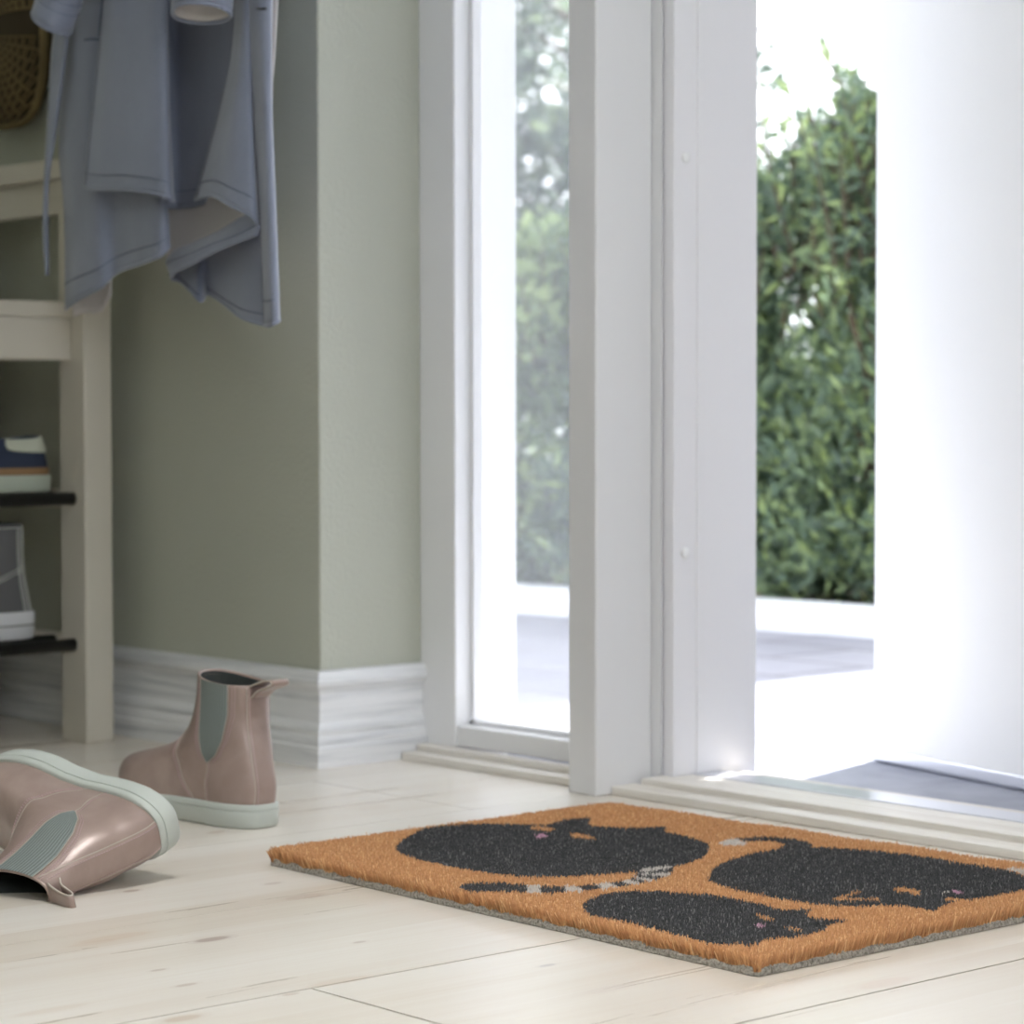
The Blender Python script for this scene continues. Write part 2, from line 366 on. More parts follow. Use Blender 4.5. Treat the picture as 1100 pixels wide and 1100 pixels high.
# ------------------------------------------------------------------ post between window and door
pst = structure(empty('door_2', (-1.99, 1.9, 0))); pst.name = 'trim_1'
f_ = MB(); f_.box(-2.021, -1.9785, 1.856, 1.938, 0, 2.1); ch(f_, 'post', M['post'], pst, bevel=.0022, bseg=3)
RXs = P(710.8, 400, 1, 1.9395).x
f_ = MB(); f_.prism([(-2.021, 1.9385), (-1.9787, 1.9385), (RXs, 1.9392), (RXs, 1.9404), (-2.021, 1.9404)], 2, 0, 2.1); ch(f_, 'rebate_strip', M['post'], pst, bevel=.0006)
f_ = MB(); f_.box(-2.021, -1.9850, 1.9405, 1.9428, 0, 2.1); ch(f_, 'gasket', M['dark'], pst)
jam = structure(empty('trim_2', (-1.97, 1.98, 0)))
JX = P(723.5, 400, 1, 1.9430).x; jy1 = P(748, 420, 0, JX).y; jy2 = P(812.5, 420, 0, JX + .0015).y
f_ = MB(); f_.prism([(-2.021, 1.9430), (JX, 1.9430), (JX, jy1), (JX + .0022, jy1 + .0005), (JX + .0022, jy2), (-2.021, jy2)], 2, -.02, 2.1); ch(f_, 'door_jamb', M['jamb'], jam, bevel=.0010)
for zz in (.6714, .2528, 1.09, 1.5):
    f_ = MB(); rows = []
    for o, rr_ in ((-.0005, .0060), (.0016, .0060), (.0024, .0050), (.0025, .0001)):
        rows.append([(JX + o, (1.943 + jy1) / 2 + rr_ * math.cos(a * PI / 8), zz + rr_ * math.sin(a * PI / 8)) for a in range(16)])
    f_.grid(rows, closed=True); ch(f_, 'screw_cap', M['white'], jam, smooth=True)
# far jamb and head of the door, right of the frame
f_ = MB(); f_.box(-.985, -.93, 1.93, 2.045, 0, 2.1); structure(f_.build('trim_3', M['jamb'], bevel=.002))
f_ = MB(); f_.box(-2.3, -.93, 1.93, 2.045, 2.1, 2.16); structure(f_.build('trim_4', M['jamb'], bevel=.002))

# ------------------------------------------------------------------ threshold treads
def tread(name, xa, xb, ya, yb, z0, z1, mat=None):
    f_ = MB(); f_.box(xa, xb, ya, yb, z0, z1); return structure(f_.build(name, mat or M['tread'], bevel=.0012))
tread('trim_5', WX + .0145, -2.021, 1.885, 1.9248, 0, .0092)
tread('trim_6', WX + .0145, -2.021, 1.907, 1.9245, .0093, .0165)
tread('trim_7', -1.9780, -.986, 1.878, 1.912, 0, .0092)
dt = structure(empty('trim_8', (-1.5, 1.95, 0)))
f_ = MB(); f_.box(RXs + .0003, -.986, 1.9093, 1.9427, .0, .0160); f_.box(JX + .0005, -.986, 1.9427, 1.9712, .0, .0160); ch(f_, 'tread_board', M['tread'], dt, bevel=.0012)
f_ = MB(); f_.box(JX + .003, -.986, 1.9718, 1.9732, .0, .0150); ch(f_, 'gasket', M['dark'], dt)
f_ = MB(); f_.box(JX + .003, -.986, 1.9736, 2.0170, .0, .0165); ch(f_, 'metal_sill', M['alu'], dt, bevel=.0012)
f_ = MB(); f_.box(JX + .003, -.986, 2.0175, 2.045, -.02, .0130); ch(f_, 'outer_sill_board', M['tread'], dt, bevel=.001)

# ------------------------------------------------------------------ door leaf, standing open outward
hinge = Vector((-.99, 2.075, 0)); fe = P(938, 803, 2, .010)
dvec = Vector((fe.x - hinge.x, fe.y - hinge.y, 0)); L = dvec.length; ang = math.atan2(dvec.y, dvec.x)
dr = structure(empty('door_1', hinge, (0, 0, ang)))
f_ = MB(); f_.box(0, L, -.045, 0, .004, 2.08); o = f_.build('door_panel', M['leaf'], dr, bevel=.003)
f_ = MB(); f_.box(0.0, L - .001, .0003, .007, -.003, .012); o = f_.build('drip_strip', M['alu'], dr, bevel=.002, bseg=3)
f_ = MB(); f_.box(L - .0, L + .0006, -.032, -.012, .95, 1.15); o = f_.build('lock_plate', M['alu'], dr)

# ------------------------------------------------------------------ ground outside
f_ = MB(); f_.box(-2.675, .9, 2.0456, 6.0, -.06, -.005); f_.box(-2.675, -2.29, 2.0755, 2.0765, -.06, -.005)
porch = structure(f_.build('porch_slab', M['porch']))
f_ = MB(); f_.box(-12, -2.676, 2.0755, 12, -.07, -.006); structure(f_.build('paved_path', M['paving']))
f_ = MB(); f_.box(-2.675, 6, 6.0, 12, -.07, -.006); structure(f_.build('garden_path', M['paving']))
# low rounded white kerb running behind the path (bends slightly)
ka = P(555, 655, 2, 0); kb = P(938, 682, 2, 0); kd = (kb - ka).normalized(); kn = Vector((-kd.y, kd.x, 0))
f_ = MB(); rows = []
for i in range(60):
    tt = -4.5 + i * 8 / 59; c0 = ka + kd * tt
    row = []
    for (o, z) in ((0, -.01), (.003, .020), (.012, .034), (.035, .042), (.075, .045), (.115, .042), (.14, .034), (.148, -.01)):
        nz = noise.noise(Vector((tt * 3, o * 20, z * 20))) * .006
        row.append(c0 + kn * (o - nz) + Vector((0, 0, z + nz)))
    rows.append(row)
f_.grid(rows); structure(f_.build('garden_kerb', M['kerb'], smooth=True))
f_ = MB(); q = [ka + kd * -4.5 + kn * .13, ka + kd * 3.5 + kn * .13, ka + kd * 3.5 + kn * 8, ka + kd * -4.5 + kn * 8]
f_.prism([(a.x, a.y) for a in q], 2, -.01, .020); structure(f_.build('garden_bed', M['soil']))

# ------------------------------------------------------------------ shrubs and tree
def leaves(name, pts, dirs, size, mat, parent, aspect=.32, toneb=0.):
    n = len(pts); pts = np.array(pts); dirs = np.array(dirs)
    dirs /= np.linalg.norm(dirs, axis=1)[:, None] + 1e-9
    rv = rng.normal(size=(n, 3)); side = np.cross(dirs, rv); side /= np.linalg.norm(side, axis=1)[:, None] + 1e-9
    nr = np.cross(side, dirs); s = size * rng.uniform(.65, 1.3, n)[:, None]; wd = s * aspect
    a = pts; b = pts + dirs * s * .45 + side * wd * .5 + nr * s * .05; c = pts + dirs * s - nr * s * .08; d = pts + dirs * s * .45 - side * wd * .5 + nr * s * .05
    V = np.stack([a, b, c, d], 1).reshape(-1, 3)
    me = bpy.data.meshes.new(name); me.vertices.add(4 * n); me.vertices.foreach_set('co', V.astype(np.float32).ravel())
    me.loops.add(4 * n); me.loops.foreach_set('vertex_index', np.arange(4 * n, dtype=np.int32))
    me.polygons.add(n); me.polygons.foreach_set('loop_start', np.arange(n, dtype=np.int32) * 4); me.polygons.foreach_set('loop_total', np.full(n, 4, np.int32))
    me.update(); at = me.attributes.new('tone', 'FLOAT', 'POINT')
    at.data.foreach_set('value', np.repeat(np.clip(rng.beta(1.6, 2.2, n) + toneb, 0, 1), 4).astype(np.float32))
    me.materials.append(mat); o = bpy.data.objects.new(name, me); COL.objects.link(o); o.parent = parent; return o
def shrub(name, loc, rx, ry, h, mat, label, cat, group=None, n=9000, size=.045, shoots=40, toneb=0, aspect=.32):
    r = empty(name, loc); tag(r, label, cat, group)
    sm = MB(); P_ = []; D_ = []
    nst = 26
    for i in range(nst):
        a = rng.uniform(0, 2 * PI); rad = math.sqrt(rng.uniform(0, 1)); top = Vector((rx * rad * math.cos(a), ry * rad * math.sin(a), h * rng.uniform(.55, .9) * (1 - .35 * rad)))
        sm.tube(smoothcurve([Vector((top.x * .15, top.y * .15, 0)), top * .5 + Vector(rng.normal(size=3) * .02), top], 6), [.008, .007, .006, .005, .004, .003], 5)
    # leafy clusters
    k = 0
    while k < n:
        a = rng.uniform(0, 2 * PI); ph = rng.uniform(0, 1); rad = rng.uniform(.35, 1) ** .6
        z = ph * ph ** .25 * h * .92; pr_ = math.sin(min(1, ph * 1.15 + .28) * PI * .98) ** .45 if ph < .95 else .35
        c = Vector((rx * rad * pr_ * math.cos(a), ry * rad * pr_ * math.sin(a), z))
        dd = Vector((c.x / rx, c.y / ry, .9)).normalized()
        if noise.noise(c * 7 + Vector(loc)) < -.55: continue
        for j in range(14):
            p = c + dd * (j * .009) + Vector(rng.normal(size=3) * .012)
            P_.append(p[:]); D_.append((dd + Vector(rng.normal(size=3) * .75))[:]); k += 1
    for s in range(shoots):
        a = rng.uniform(0, 2 * PI); rad = math.sqrt(rng.uniform(0, 1)) * .85
        b0 = Vector((rx * rad * math.cos(a), ry * rad * math.sin(a), h * (.82 - .2 * rad))); ln = rng.uniform(.12, .40) * h
        d = Vector((rng.normal() * .22, rng.normal() * .22, 1)).normalized()
        sm.tube([b0, b0 + d * ln], [.003, .0015], 4)
        for j in range(int(ln / .009)):
            P_.append((b0 + d * (j * .009))[:]); D_.append((d * .5 + Vector(rng.normal(size=3) * .8))[:])
    sm.build('stem', M['bark'], r)
    lf = leaves('foliage', P_, D_, size, mat, r, aspect, toneb); lf['kind'] = 'stuff'
    return r
HG = 'shrubs of the hedge behind the white kerb'
shrub('hedge_shrub', (-4.95, 3.87, .015), .42, .34, .80, M['leafB'], 'loose light green shrub at the far left end of the garden hedge', 'shrub', HG, 6000, .05, 30)
shrub('hedge_shrub', (-4.33, 3.85, .015), .40, .34, .74, M['leafB'], 'pale green shrub behind the kerb, seen through the narrow side window', 'shrub', HG, 9000, .056, 60, .1, .36)
shrub('hedge_shrub', (-3.74, 3.88, .015), .36, .33, .84, M['leafA'], 'dark green shrub behind the kerb, left half of the view through the open door', 'shrub', HG, 14000, .046, 60, 0, .27)
shrub('hedge_shrub', (-3.30, 3.94, .015), .30, .30, .98, M['leafA'], 'tall green shrub with airy upright tips behind the kerb beside the open white door leaf', 'shrub', HG, 11000, .046, 230, .1, .26)
shrub('hedge_shrub', (-2.72, 3.97, .015), .36, .33, .85, M['leafA'], 'green hedge shrub hidden behind the open white door leaf', 'shrub', HG, 7000, .045, 40)
shrub('hedge_shrub', (-3.95, 4.62, .015), .50, .34, .92, M['leafB'], 'back row green shrub filling the gap between the two shrubs in the doorway view', 'shrub', HG, 9000, .055, 30, 0, .36)
tr_ = empty('garden_tree', (-6.45, 6.1, .04)); tag(tr_, 'grey green tree with open crown beyond the hedge, high through the side window', 'tree')
tm = MB(); tm.tube(smoothcurve([(0, 0, 0), (.03, 0, .5), (-.03, .03, 1.0), (.05, 0, 1.9)], 14), [.05 - .0028 * i for i in range(14)], 8)
PL = []; DL = []
for s in range(26):
    a = rng.uniform(0, 2 * PI); z = rng.uniform(.3, 1.75); ln = rng.uniform(.25, .6)
    e = Vector((math.cos(a) * ln, math.sin(a) * ln, z + rng.uniform(.0, .25)))
    tm.tube(smoothcurve([(0, 0, z - .1), e * .5 + Vector((0, 0, z * .5)), e], 6), [.014, .012, .01, .008, .006, .004], 5)
    for cl in range(7):
        c = e * rng.uniform(.45, 1.1) + Vector((0, 0, z * .3 * 0)) + Vector(rng.normal(size=3) * .09); c.z = z + rng.uniform(-.08, .2)
        for j in range(60):
            PL.append((c + Vector(rng.normal(size=3) * .055))[:]); DL.append(rng.normal(size=3))
tm.build('trunk', M['bark'], tr_, smooth=True)
lf = leaves('foliage', PL, DL, .055, M['leafC'], tr_, .5); lf['kind'] = 'stuff'

# ------------------------------------------------------------------ doormat
MA = math.radians(-.85); ml = Vector((-1.872, 1.3592)); ux = Vector((math.cos(MA), math.sin(MA))); uy = Vector((-ux.y, ux.x)); MW, MD = .601, .404
RB = P(1100, 926, 2, .0165); KB = P(664, 861.5, 2, .0165)
def quad(x, y):
    """the mat is slightly out of square: its rear edge runs a little away from the front one"""
    u = x / MW; v = y / MD; kb = (Vector((KB.x, KB.y)) - ml); rb = (Vector((RB.x, RB.y)) - ml); b0 = kb.dot(ux), kb.dot(uy); r0 = rb.dot(ux), rb.dot(uy)
    sl = (r0[1] - b0[1]) / (r0[0] - b0[0]); back = b0[1] - sl * b0[0] + sl * x
    return x + 0 * y, v * (back - .003)
mat_ = empty('doormat', (ml.x, ml.y, 0), (0, 0, MA))
tag(mat_, 'ginger coir doormat with three round black cats, lying before the open door', 'doormat')
def tl_(px, py, z=.0168):
    q = P(px, py, 2, z); d = Vector((q.x, q.y)) - ml; return (d.dot(ux), d.dot(uy))
f5 = lambda L_: [tl_(400 + a / 3.056, 820 + b / 3.056) for a, b in L_]
f6 = lambda L_: [tl_(740 + a / 3.056, 820 + b / 3.056) for a, b in L_]
def dense(poly, n=6):
    """smooth closed outline"""
    p = [Vector((a, b)) for a, b in poly]; out = []; N = len(p)
    for i in range(N):
        a, b, c, d = p[i - 1], p[i], p[(i + 1) % N], p[(i + 2) % N]
        for k in range(n):
            f = k / n; q = .5 * ((2 * b) + (c - a) * f + (2 * a - 5 * b + 4 * c - d) * f * f + (3 * b - a - 3 * c + d) * f ** 3); out.append((q.x, q.y))
    return out
regs = []   # (material index, polygon); later entries win
cat1 = f5([(78, 285), (88, 258), (120, 238), (180, 212), (260, 201), (380, 196), (510, 198), (570, 200), (600, 192), (640, 182), (715, 178), (708, 200), (760, 205), (850, 210), (962, 209), (960, 224), (1020, 235), (1080, 252), (1106, 272), (1090, 300), (1040, 325), (960, 343), (870, 355), (760, 362), (600, 370), (450, 368), (330, 350), (200, 325), (110, 302)])
tailb = f5([(288, 405), (300, 393), (400, 389), (500, 396), (560, 399), (640, 400), (700, 397), (760, 391), (820, 384), (862, 374), (872, 352), (905, 343), (975, 336), (990, 350), (975, 364), (960, 370), (910, 383), (860, 395), (810, 404), (760, 410), (700, 416), (640, 420), (560, 423), (500, 422), (400, 421), (330, 418)])
stripes = [[(500, 396), (558, 399), (550, 410), (556, 424), (502, 424), (512, 410)], [(628, 398), (668, 398), (698, 417), (640, 421)], [(735, 392), (775, 388), (805, 405), (755, 412)], [(812, 384), (845, 380), (882, 389), (858, 397)], [(862, 370), (935, 380), (905, 385), (868, 378)], [(876, 350), (905, 342), (978, 335), (984, 343), (940, 350), (880, 357)], [(868, 362), (930, 361), (985, 356), (965, 368), (900, 368)]]
cat2 = f6([(65, 370), (72, 352), (90, 337), (130, 315), (200, 295), (250, 287), (290, 281), (312, 272), (310, 262), (270, 254), (200, 254), (165, 250), (160, 242), (200, 240), (250, 238), (320, 243), (370, 252), (403, 264), (405, 275), (450, 275), (520, 278), (640, 288), (800, 308), (950, 333), (1050, 350), (1110, 372), (1150, 392), (1110, 412), (1000, 432), (900, 445), (850, 456), (803, 482), (770, 476), (730, 468), (700, 465), (600, 466), (500, 465), (400, 455), (280, 440), (180, 420), (110, 400), (75, 385)])
tip2 = f6([(96, 260), (125, 248), (158, 242), (165, 252), (192, 258), (180, 266), (140, 268), (110, 266)])
tail3 = f6([(1030, 345), (1060, 340), (1150, 352), (1150, 368), (1090, 362), (1080, 355)])
cat3 = [tl_(400 + a / 3.056, 820 + b / 3.056) for a, b in ((692, 470), (700, 452), (740, 434), (800, 424), (870, 420), (960, 420), (1040, 424))] + \
       f6([(80, 430), (180, 449), (260, 466), (300, 477), (345, 478), (402, 474), (385, 498), (440, 509), (522, 514), (462, 526), (440, 545), (395, 556), (350, 565), (300, 570), (250, 577), (225, 590), (200, 597), (150, 592), (80, 589), (0, 568)]) + \
       [tl_(400 + a / 3.056, 820 + b / 3.056) for a, b in ((980, 550), (900, 532), (830, 517), (750, 503), (708, 488))]
regs += [(1, cat1), (1, tailb), (1, cat2), (1, cat3)]
regs += [(2, f5(s)) for s in stripes] + [(2, tip2), (2, tail3)]
g = 0
regs += [(g, f5([(514, 208), (530, 205), (560, 209), (580, 211), (602, 217), (585, 225), (560, 221), (530, 218)])), (g, f5([(648, 232), (668, 228), (700, 234), (738, 241), (730, 248), (705, 246), (690, 242), (660, 243)])),
         (3, f5([(532, 236), (560, 231), (582, 238), (560, 244), (538, 243)]))]
regs += [(g, f6([(474, 440), (520, 428), (552, 416), (555, 423), (525, 432), (500, 437), (560, 440), (628, 442), (626, 447), (560, 446), (480, 446)])), (g, f6([(670, 412), (700, 407), (735, 411), (765, 421), (755, 430), (730, 427), (715, 420), (690, 421)])),
         (3, f6([(860, 418), (880, 414), (903, 420), (880, 425)])), (2, f6([(830, 426), (840, 417), (858, 416), (850, 421)])), (g, f6([(836, 440), (862, 436), (890, 442), (915, 446), (905, 450), (880, 447), (850, 447)])),
         (g, f6([(213, 500), (235, 496), (262, 503), (282, 508), (272, 514), (240, 510)])), (3, f6([(214, 529), (232, 525), (252, 533), (235, 538)])), (g, f6([(318, 534), (335, 531), (350, 538), (374, 540), (365, 546), (330, 541)]))]
def inpoly(px, py, poly):
    ins = np.zeros(len(px), bool); n = len(poly)
    for i in range(n):
        x1, y1 = poly[i]; x2, y2 = poly[(i + 1) % n]
        if y1 == y2: continue
        c = ((y1 > py) != (y2 > py)) & (px < (x2 - x1) * (py - y1) / (y2 - y1) + x1); ins ^= c
    return ins
N = 150000; bx = rng.uniform(.002, MW - .002, N); by = rng.uniform(.002, MD - .002, N)
NE = 15000; per = rng.uniform(0, 2 * (MW + MD), NE); inn = rng.uniform(.0014, .0045, NE)
ex = np.where(per < MW, per, np.where(per < MW + MD, MW - inn, np.where(per < 2 * MW + MD, per - MW - MD, inn)))
ey = np.where(per < MW, inn, np.where(per < MW + MD, per - MW, np.where(per < 2 * MW + MD, MD - inn, per - 2 * MW - MD)))
bx = np.concatenate([bx, ex]); by = np.concatenate([by, ey]); NT_ = len(bx)
quadx, quady = bx, by
hz = rng.normal(.0165, .0008, NT_) + .0006 * np.sin(bx * 47) * np.cos(by * 39)
lean = rng.normal(0, .0016, (NT_, 2))
# lean outward near the rim
for arr, lim, ax, sg in ((bx, 0, 0, -1), (MW - bx, 0, 0, 1), (by, 0, 1, -1), (MD - by, 0, 1, 1)):
    k = np.clip(1 - arr / .012, 0, 1); lean[:, ax] += sg * k * rng.uniform(.0, .0042, NT_); hz -= k ** 2 * rng.uniform(0, .0045, NT_)
bx, by = quad(bx, by)
mi = np.zeros(NT_, np.int32); tx = bx + lean[:, 0] * .35; ty = by + lean[:, 1] * .35
for k, poly in regs:
    mi[inpoly(tx, ty, dense(poly, 5) if len(poly) > 8 else poly)] = k
rad = rng.uniform(.00042, .00078, NT_); th = rng.uniform(0, 2 * PI, NT_)
base_ = np.stack([bx, by, np.full(NT_, .0035)], 1); tip = np.stack([bx + lean[:, 0], by + lean[:, 1], hz], 1)
V = []
for k in range(3):
    o = np.stack([np.cos(th + k * 2.0944) * rad, np.sin(th + k * 2.0944) * rad, np.zeros(NT_)], 1); V.append(base_ + o)
for k in range(3):
    o = np.stack([np.cos(th + k * 2.0944) * rad * .55, np.sin(th + k * 2.0944) * rad * .55, np.zeros(NT_)], 1); V.append(tip + o)
V = np.stack(V, 1).reshape(-1, 3)
fc = np.array([[0, 1, 4, 3], [1, 2, 5, 4], [2, 0, 3, 5]]); FQ = (np.arange(NT_)[:, None, None] * 6 + fc[None]).reshape(-1, 4)
FT = (np.arange(NT_)[:, None] * 6 + np.array([[3, 4, 5]])).reshape(-1, 3)
me = bpy.data.meshes.new('pile'); me.vertices.add(len(V)); me.vertices.foreach_set('co', V.astype(np.float32).ravel())
li = np.concatenate([FQ.ravel(), FT.ravel()]).astype(np.int32); me.loops.add(len(li)); me.loops.foreach_set('vertex_index', li)
ls = np.concatenate([np.arange(len(FQ)) * 4, len(FQ) * 4 + np.arange(len(FT)) * 3]).astype(np.int32); lt = np.concatenate([np.full(len(FQ), 4), np.full(len(FT), 3)]).astype(np.int32)
me.polygons.add(len(ls)); me.polygons.foreach_set('loop_start', ls); me.polygons.foreach_set('loop_total', lt)
for k in ('coir', 'coir_black', 'coir_white', 'coir_pink'): me.materials.append(M[k])
me.polygons.foreach_set('material_index', np.concatenate([np.repeat(mi, 3), mi]).astype(np.int32))
me.update(); at = me.attributes.new('tone', 'FLOAT', 'POINT')
tn = rng.beta(2.4, 3.0, NT_) * .72; fl_ = rng.uniform(0, 1, NT_) < .07; tn = np.where(fl_, rng.uniform(.75, 1, NT_), tn); at.data.foreach_set('value', np.repeat(tn, 6).astype(np.float32))
pile = bpy.data.objects.new('pile', me); COL.objects.link(pile); pile.parent = mat_; pile['kind'] = 'stuff'; pile['label'] = 'bristly ginger pile with three black cats'
f_ = MB(); f_.prism([quad(.005, .005), quad(MW - .005, .005), quad(MW - .005, MD - .005), quad(.005, MD - .005)], 2, .0036, .0085); f_.build('underlayer', M['coir_under'], mat_)
f_ = MB(); nn = 260; ring = []
pts = []
for i in range(nn):
    s_ = i / nn * 2 * (MW + MD)
    if s_ < MW: p = (s_, 0, 0, -1)
    elif s_ < MW + MD: p = (MW, s_ - MW, 1, 0)
    elif s_ < 2 * MW + MD: p = (2 * MW + MD - s_, MD, 0, 1)
    else: p = (0, 2 * (MW + MD) - s_, -1, 0)
    p = (*quad(p[0], p[1]), p[2], p[3]); pts.append(p)
rows = [[(x + nx * -.001, y + ny * -.001, 0) for x, y, nx, ny in pts], [(x, y, .0006) for x, y, nx, ny in pts],
        [(x + nx * random.uniform(-.0005, .0006), y + ny * random.uniform(-.0005, .0006), .0035) for x, y, nx, ny in pts], [(x - nx * random.uniform(.0002, .0015), y - ny * random.uniform(.0002, .0015), random.uniform(.0040, .0075)) for x, y, nx, ny in pts], [(x - nx * .006, y - ny * .006, .0045) for x, y, nx, ny in pts]]
f_.grid(rows, closed=True); f_.add(rows[-1], [tuple(range(nn))]); f_.add(rows[0], [tuple(reversed(range(nn)))])
o = f_.build('backing', M['backing'], mat_); o['label'] = 'thin grey rubbery backing'

# ------------------------------------------------------------------ shoes
class Shoe:
    """closed upper described by horizontal rings; S(theta, z): theta 0 = toe, pi = heel, 0..pi = left side (+y)"""
    def __init__(s, zs, xf, xh, w, top, foot=((0, .82), (.12, .84), (.25, .78), (.38, .72), (.5, .78), (.62, .93), (.72, 1.0), (.82, 1.0), (.9, .96), (1, .9)), p=.62, ptop=.8, bend=0):
        s.zs, s.xf, s.xh, s.w, s.top, s.foot, s.p, s.pt, s.bend = zs, xf, xh, w, top, foot, p, ptop, bend
        s.c = {k: [Vector((a, 0, 0)) for a in v] for k, v in (('xf', xf), ('xh', xh), ('w', w))}
    def val(s, k, z):
        zs = s.zs; ys = getattr(s, k)
        # smooth monotone-ish interpolation
        z = min(max(z, zs[0]), zs[-1]); i = max(j for j in range(len(zs) - 1) if zs[j] <= z + 1e-12)
        h = zs[i + 1] - zs[i]; f = (z - zs[i]) / h
        def sl(j):
            if j <= 0 or j >= len(zs) - 1: return (ys[min(j + 1, len(zs) - 1)] - ys[max(j - 1, 0)]) / (zs[min(j + 1, len(zs) - 1)] - zs[max(j - 1, 0)])
            a = (ys[j] - ys[j - 1]) / (zs[j] - zs[j - 1]); b = (ys[j + 1] - ys[j]) / (zs[j + 1] - zs[j])
            return 0 if a * b <= 0 else 2 * a * b / (a + b)
        m0, m1 = sl(i) * h, sl(i + 1) * h
        return (2 * f ** 3 - 3 * f * f + 1) * ys[i] + (f ** 3 - 2 * f * f + f) * m0 + (-2 * f ** 3 + 3 * f * f) * ys[i + 1] + (f ** 3 - f * f) * m1
    def S(s, th, z, off=0):
        xf, xh, w = s.val('xf', z), s.val('xh', z), s.val('w', z)
        k = min(1, max(0, (z - .03) / (s.top * .62 - .03))) if s.top > .08 else min(1, max(0, (z - .03) / .06)) * .5
        c, sn = math.cos(th), math.sin(th); p = s.p + (s.pt - s.p) * k
        cc = math.copysign(abs(c) ** (p + .15), c); ss = math.copysign(abs(sn) ** p, sn)
        t_ = (cc + 1) / 2; fo = interp(t_, [a for a, b in s.foot], [b for a, b in s.foot]); fo = fo * (1 - k) + k
        x = (xf + xh) / 2 + (xf - xh) / 2 * cc; y = w * ss * fo + s.bend * math.sin(min(1, max(0, x / .2)) * PI) * (1 - k)
        q = Vector((x, y, z))
        if off:
            e = 1e-3; a = s.S(th + e, z) - s.S(th - e, z); b = s.S(th, min(z + e, s.zs[-1])) - s.S(th, max(z - e, s.zs[0])); n = a.cross(b)
            if n.length > 1e-12: q = q + n.normalized() * off
        return q
    def th_at(s, x, z, left=True):
        xf, xh = s.val('xf', z), s.val('xh', z); k = min(1, max(0, (z - .03) / (s.top * .62 - .03))) if s.top > .08 else min(1, max(0, (z - .03) / .06)) * .5
        p = s.p + (s.pt - s.p) * k + .15; cc = max(-1, min(1, (x - (xf + xh) / 2) / ((xf - xh) / 2)))
        a = math.acos(math.copysign(abs(cc) ** (1 / p), cc)); return a if left else -a
def thmap(n):
    return [2 * PI * i / n for i in range(n)]
def rimz(th, top, dip, back):
    # rim: dips at the sides over the elastic, lower at the back
    return top - dip * abs(math.sin(th)) ** 2 * .6 - back * (1 - math.cos(th)) / 2
def upper_mesh(sh, z0, nring=42, nth=72, dip=0, back=0, thick=.0024, roof=None):
    mb = MB(); rows = []
    for i in range(nring + 1):
        f = i / nring; row = []
        for th in thmap(nth):
            zt = rimz(th, sh.top, dip, back); row.append(sh.S(th, z0 + (zt - z0) * f))
        rows.append(row)
    # rim roll, then a short way down the inside
    for off, dz in ((-.0006, .0007), (-.0018, .0007), (-.0026, 0), (-.0028, -.004)):
        rows.append([sh.S(th, min(rimz(th, sh.top, dip, back), sh.zs[-1]), off) + Vector((0, 0, dz)) for th in thmap(nth)])
    mb.grid(rows, closed=True); return mb
def lining_mesh(sh, z0, dip, back, nth=60):
    mb = MB(); rows = []
    for i in range(16):
        f = i / 15; rows.append([sh.S(th, max(rimz(th, sh.top, dip, back) - .001 - f * (sh.top - .045), z0), -.0030 - .0004 * math.sin(f * PI)) for th in thmap(nth)])
    c = Vector((0, 0, 0))
    for p in rows[-1]: c += Vector(p)
    c /= nth; rows.append([Vector(p) * .02 + c * .98 for p in rows[-1]])
    mb.grid(rows, closed=True); return mb
def sole_mesh(sh, z0, zt, out, groove=True, nth=80, taper=.0015, tread=True, rise=0):
    def r(z, o):
        rr_ = []
        for th in thmap(nth):
            q = sh.S(th, z0, o); q = Vector(q); q.z = z
            toe = max(0, (q.x - sh.xf[0] * .62) / (sh.xf[0] * .38)); q.z += rise * toe ** 2 * (1 - (z / zt) * .0)
            rr_.append(q)
        return rr_
    prof_ = [(0, out - taper - .003), (.0008, out - taper - .0008), (.003, out - taper * .8)]
    if groove: prof_ += [(zt * .68, out), (zt * .72, out - .0002), (zt * .735, out - .0012), (zt * .76, out - .0012), (zt * .775, out - .0003), (zt * .93, out - .0004), (zt, out - .0016), (zt + .0002, -.001)]
    else: prof_ += [(zt * .9, out), (zt, out - .001), (zt, -.001)]
    rows = [r(z, o) for z, o in prof_]; mb = MB(); mb.grid(rows, closed=True)
    mb.add(rows[0], [tuple(reversed(range(nth)))]); mb.add(rows[-1], [tuple(range(nth))])
    return mb
def surf_strip(mb, sh, f, nv, nu, off, thick=0, mi=0, edge=True):
    """f(u,v)->(theta,z); raised patch following the upper"""
    rows = []
    for i in range(nv + 1):
        row = []
        for j in range(nu + 1):
            th, z = f(j / nu, i / nv); row.append(sh.S(th, z, off(j / nu, i / nv) if callable(off) else off))
        rows.append(row)
    mb.grid(rows, mi)
    if edge:
        for seq in ([r[0] for r in rows], [r[-1] for r in rows], rows[0], rows[-1]):
            pass
def stitches(mb, curve, step=.0024, ln=.0015, r=.00032, mi=0):
    """short thread dashes along a list of points"""
    acc = 0; L_ = [Vector(p) for p in curve]; d = 0; nxt = 0
    for a, b in zip(L_[:-1], L_[1:]):
        seg = (b - a).length
        if seg < 1e-7: continue
        while nxt < d + seg:
            q = a + (b - a) * ((nxt - d) / seg); dd = (b - a).normalized(); mb.tube([q - dd * ln / 2, q + dd * ln / 2], r, 4, mi); nxt += step
        d += seg

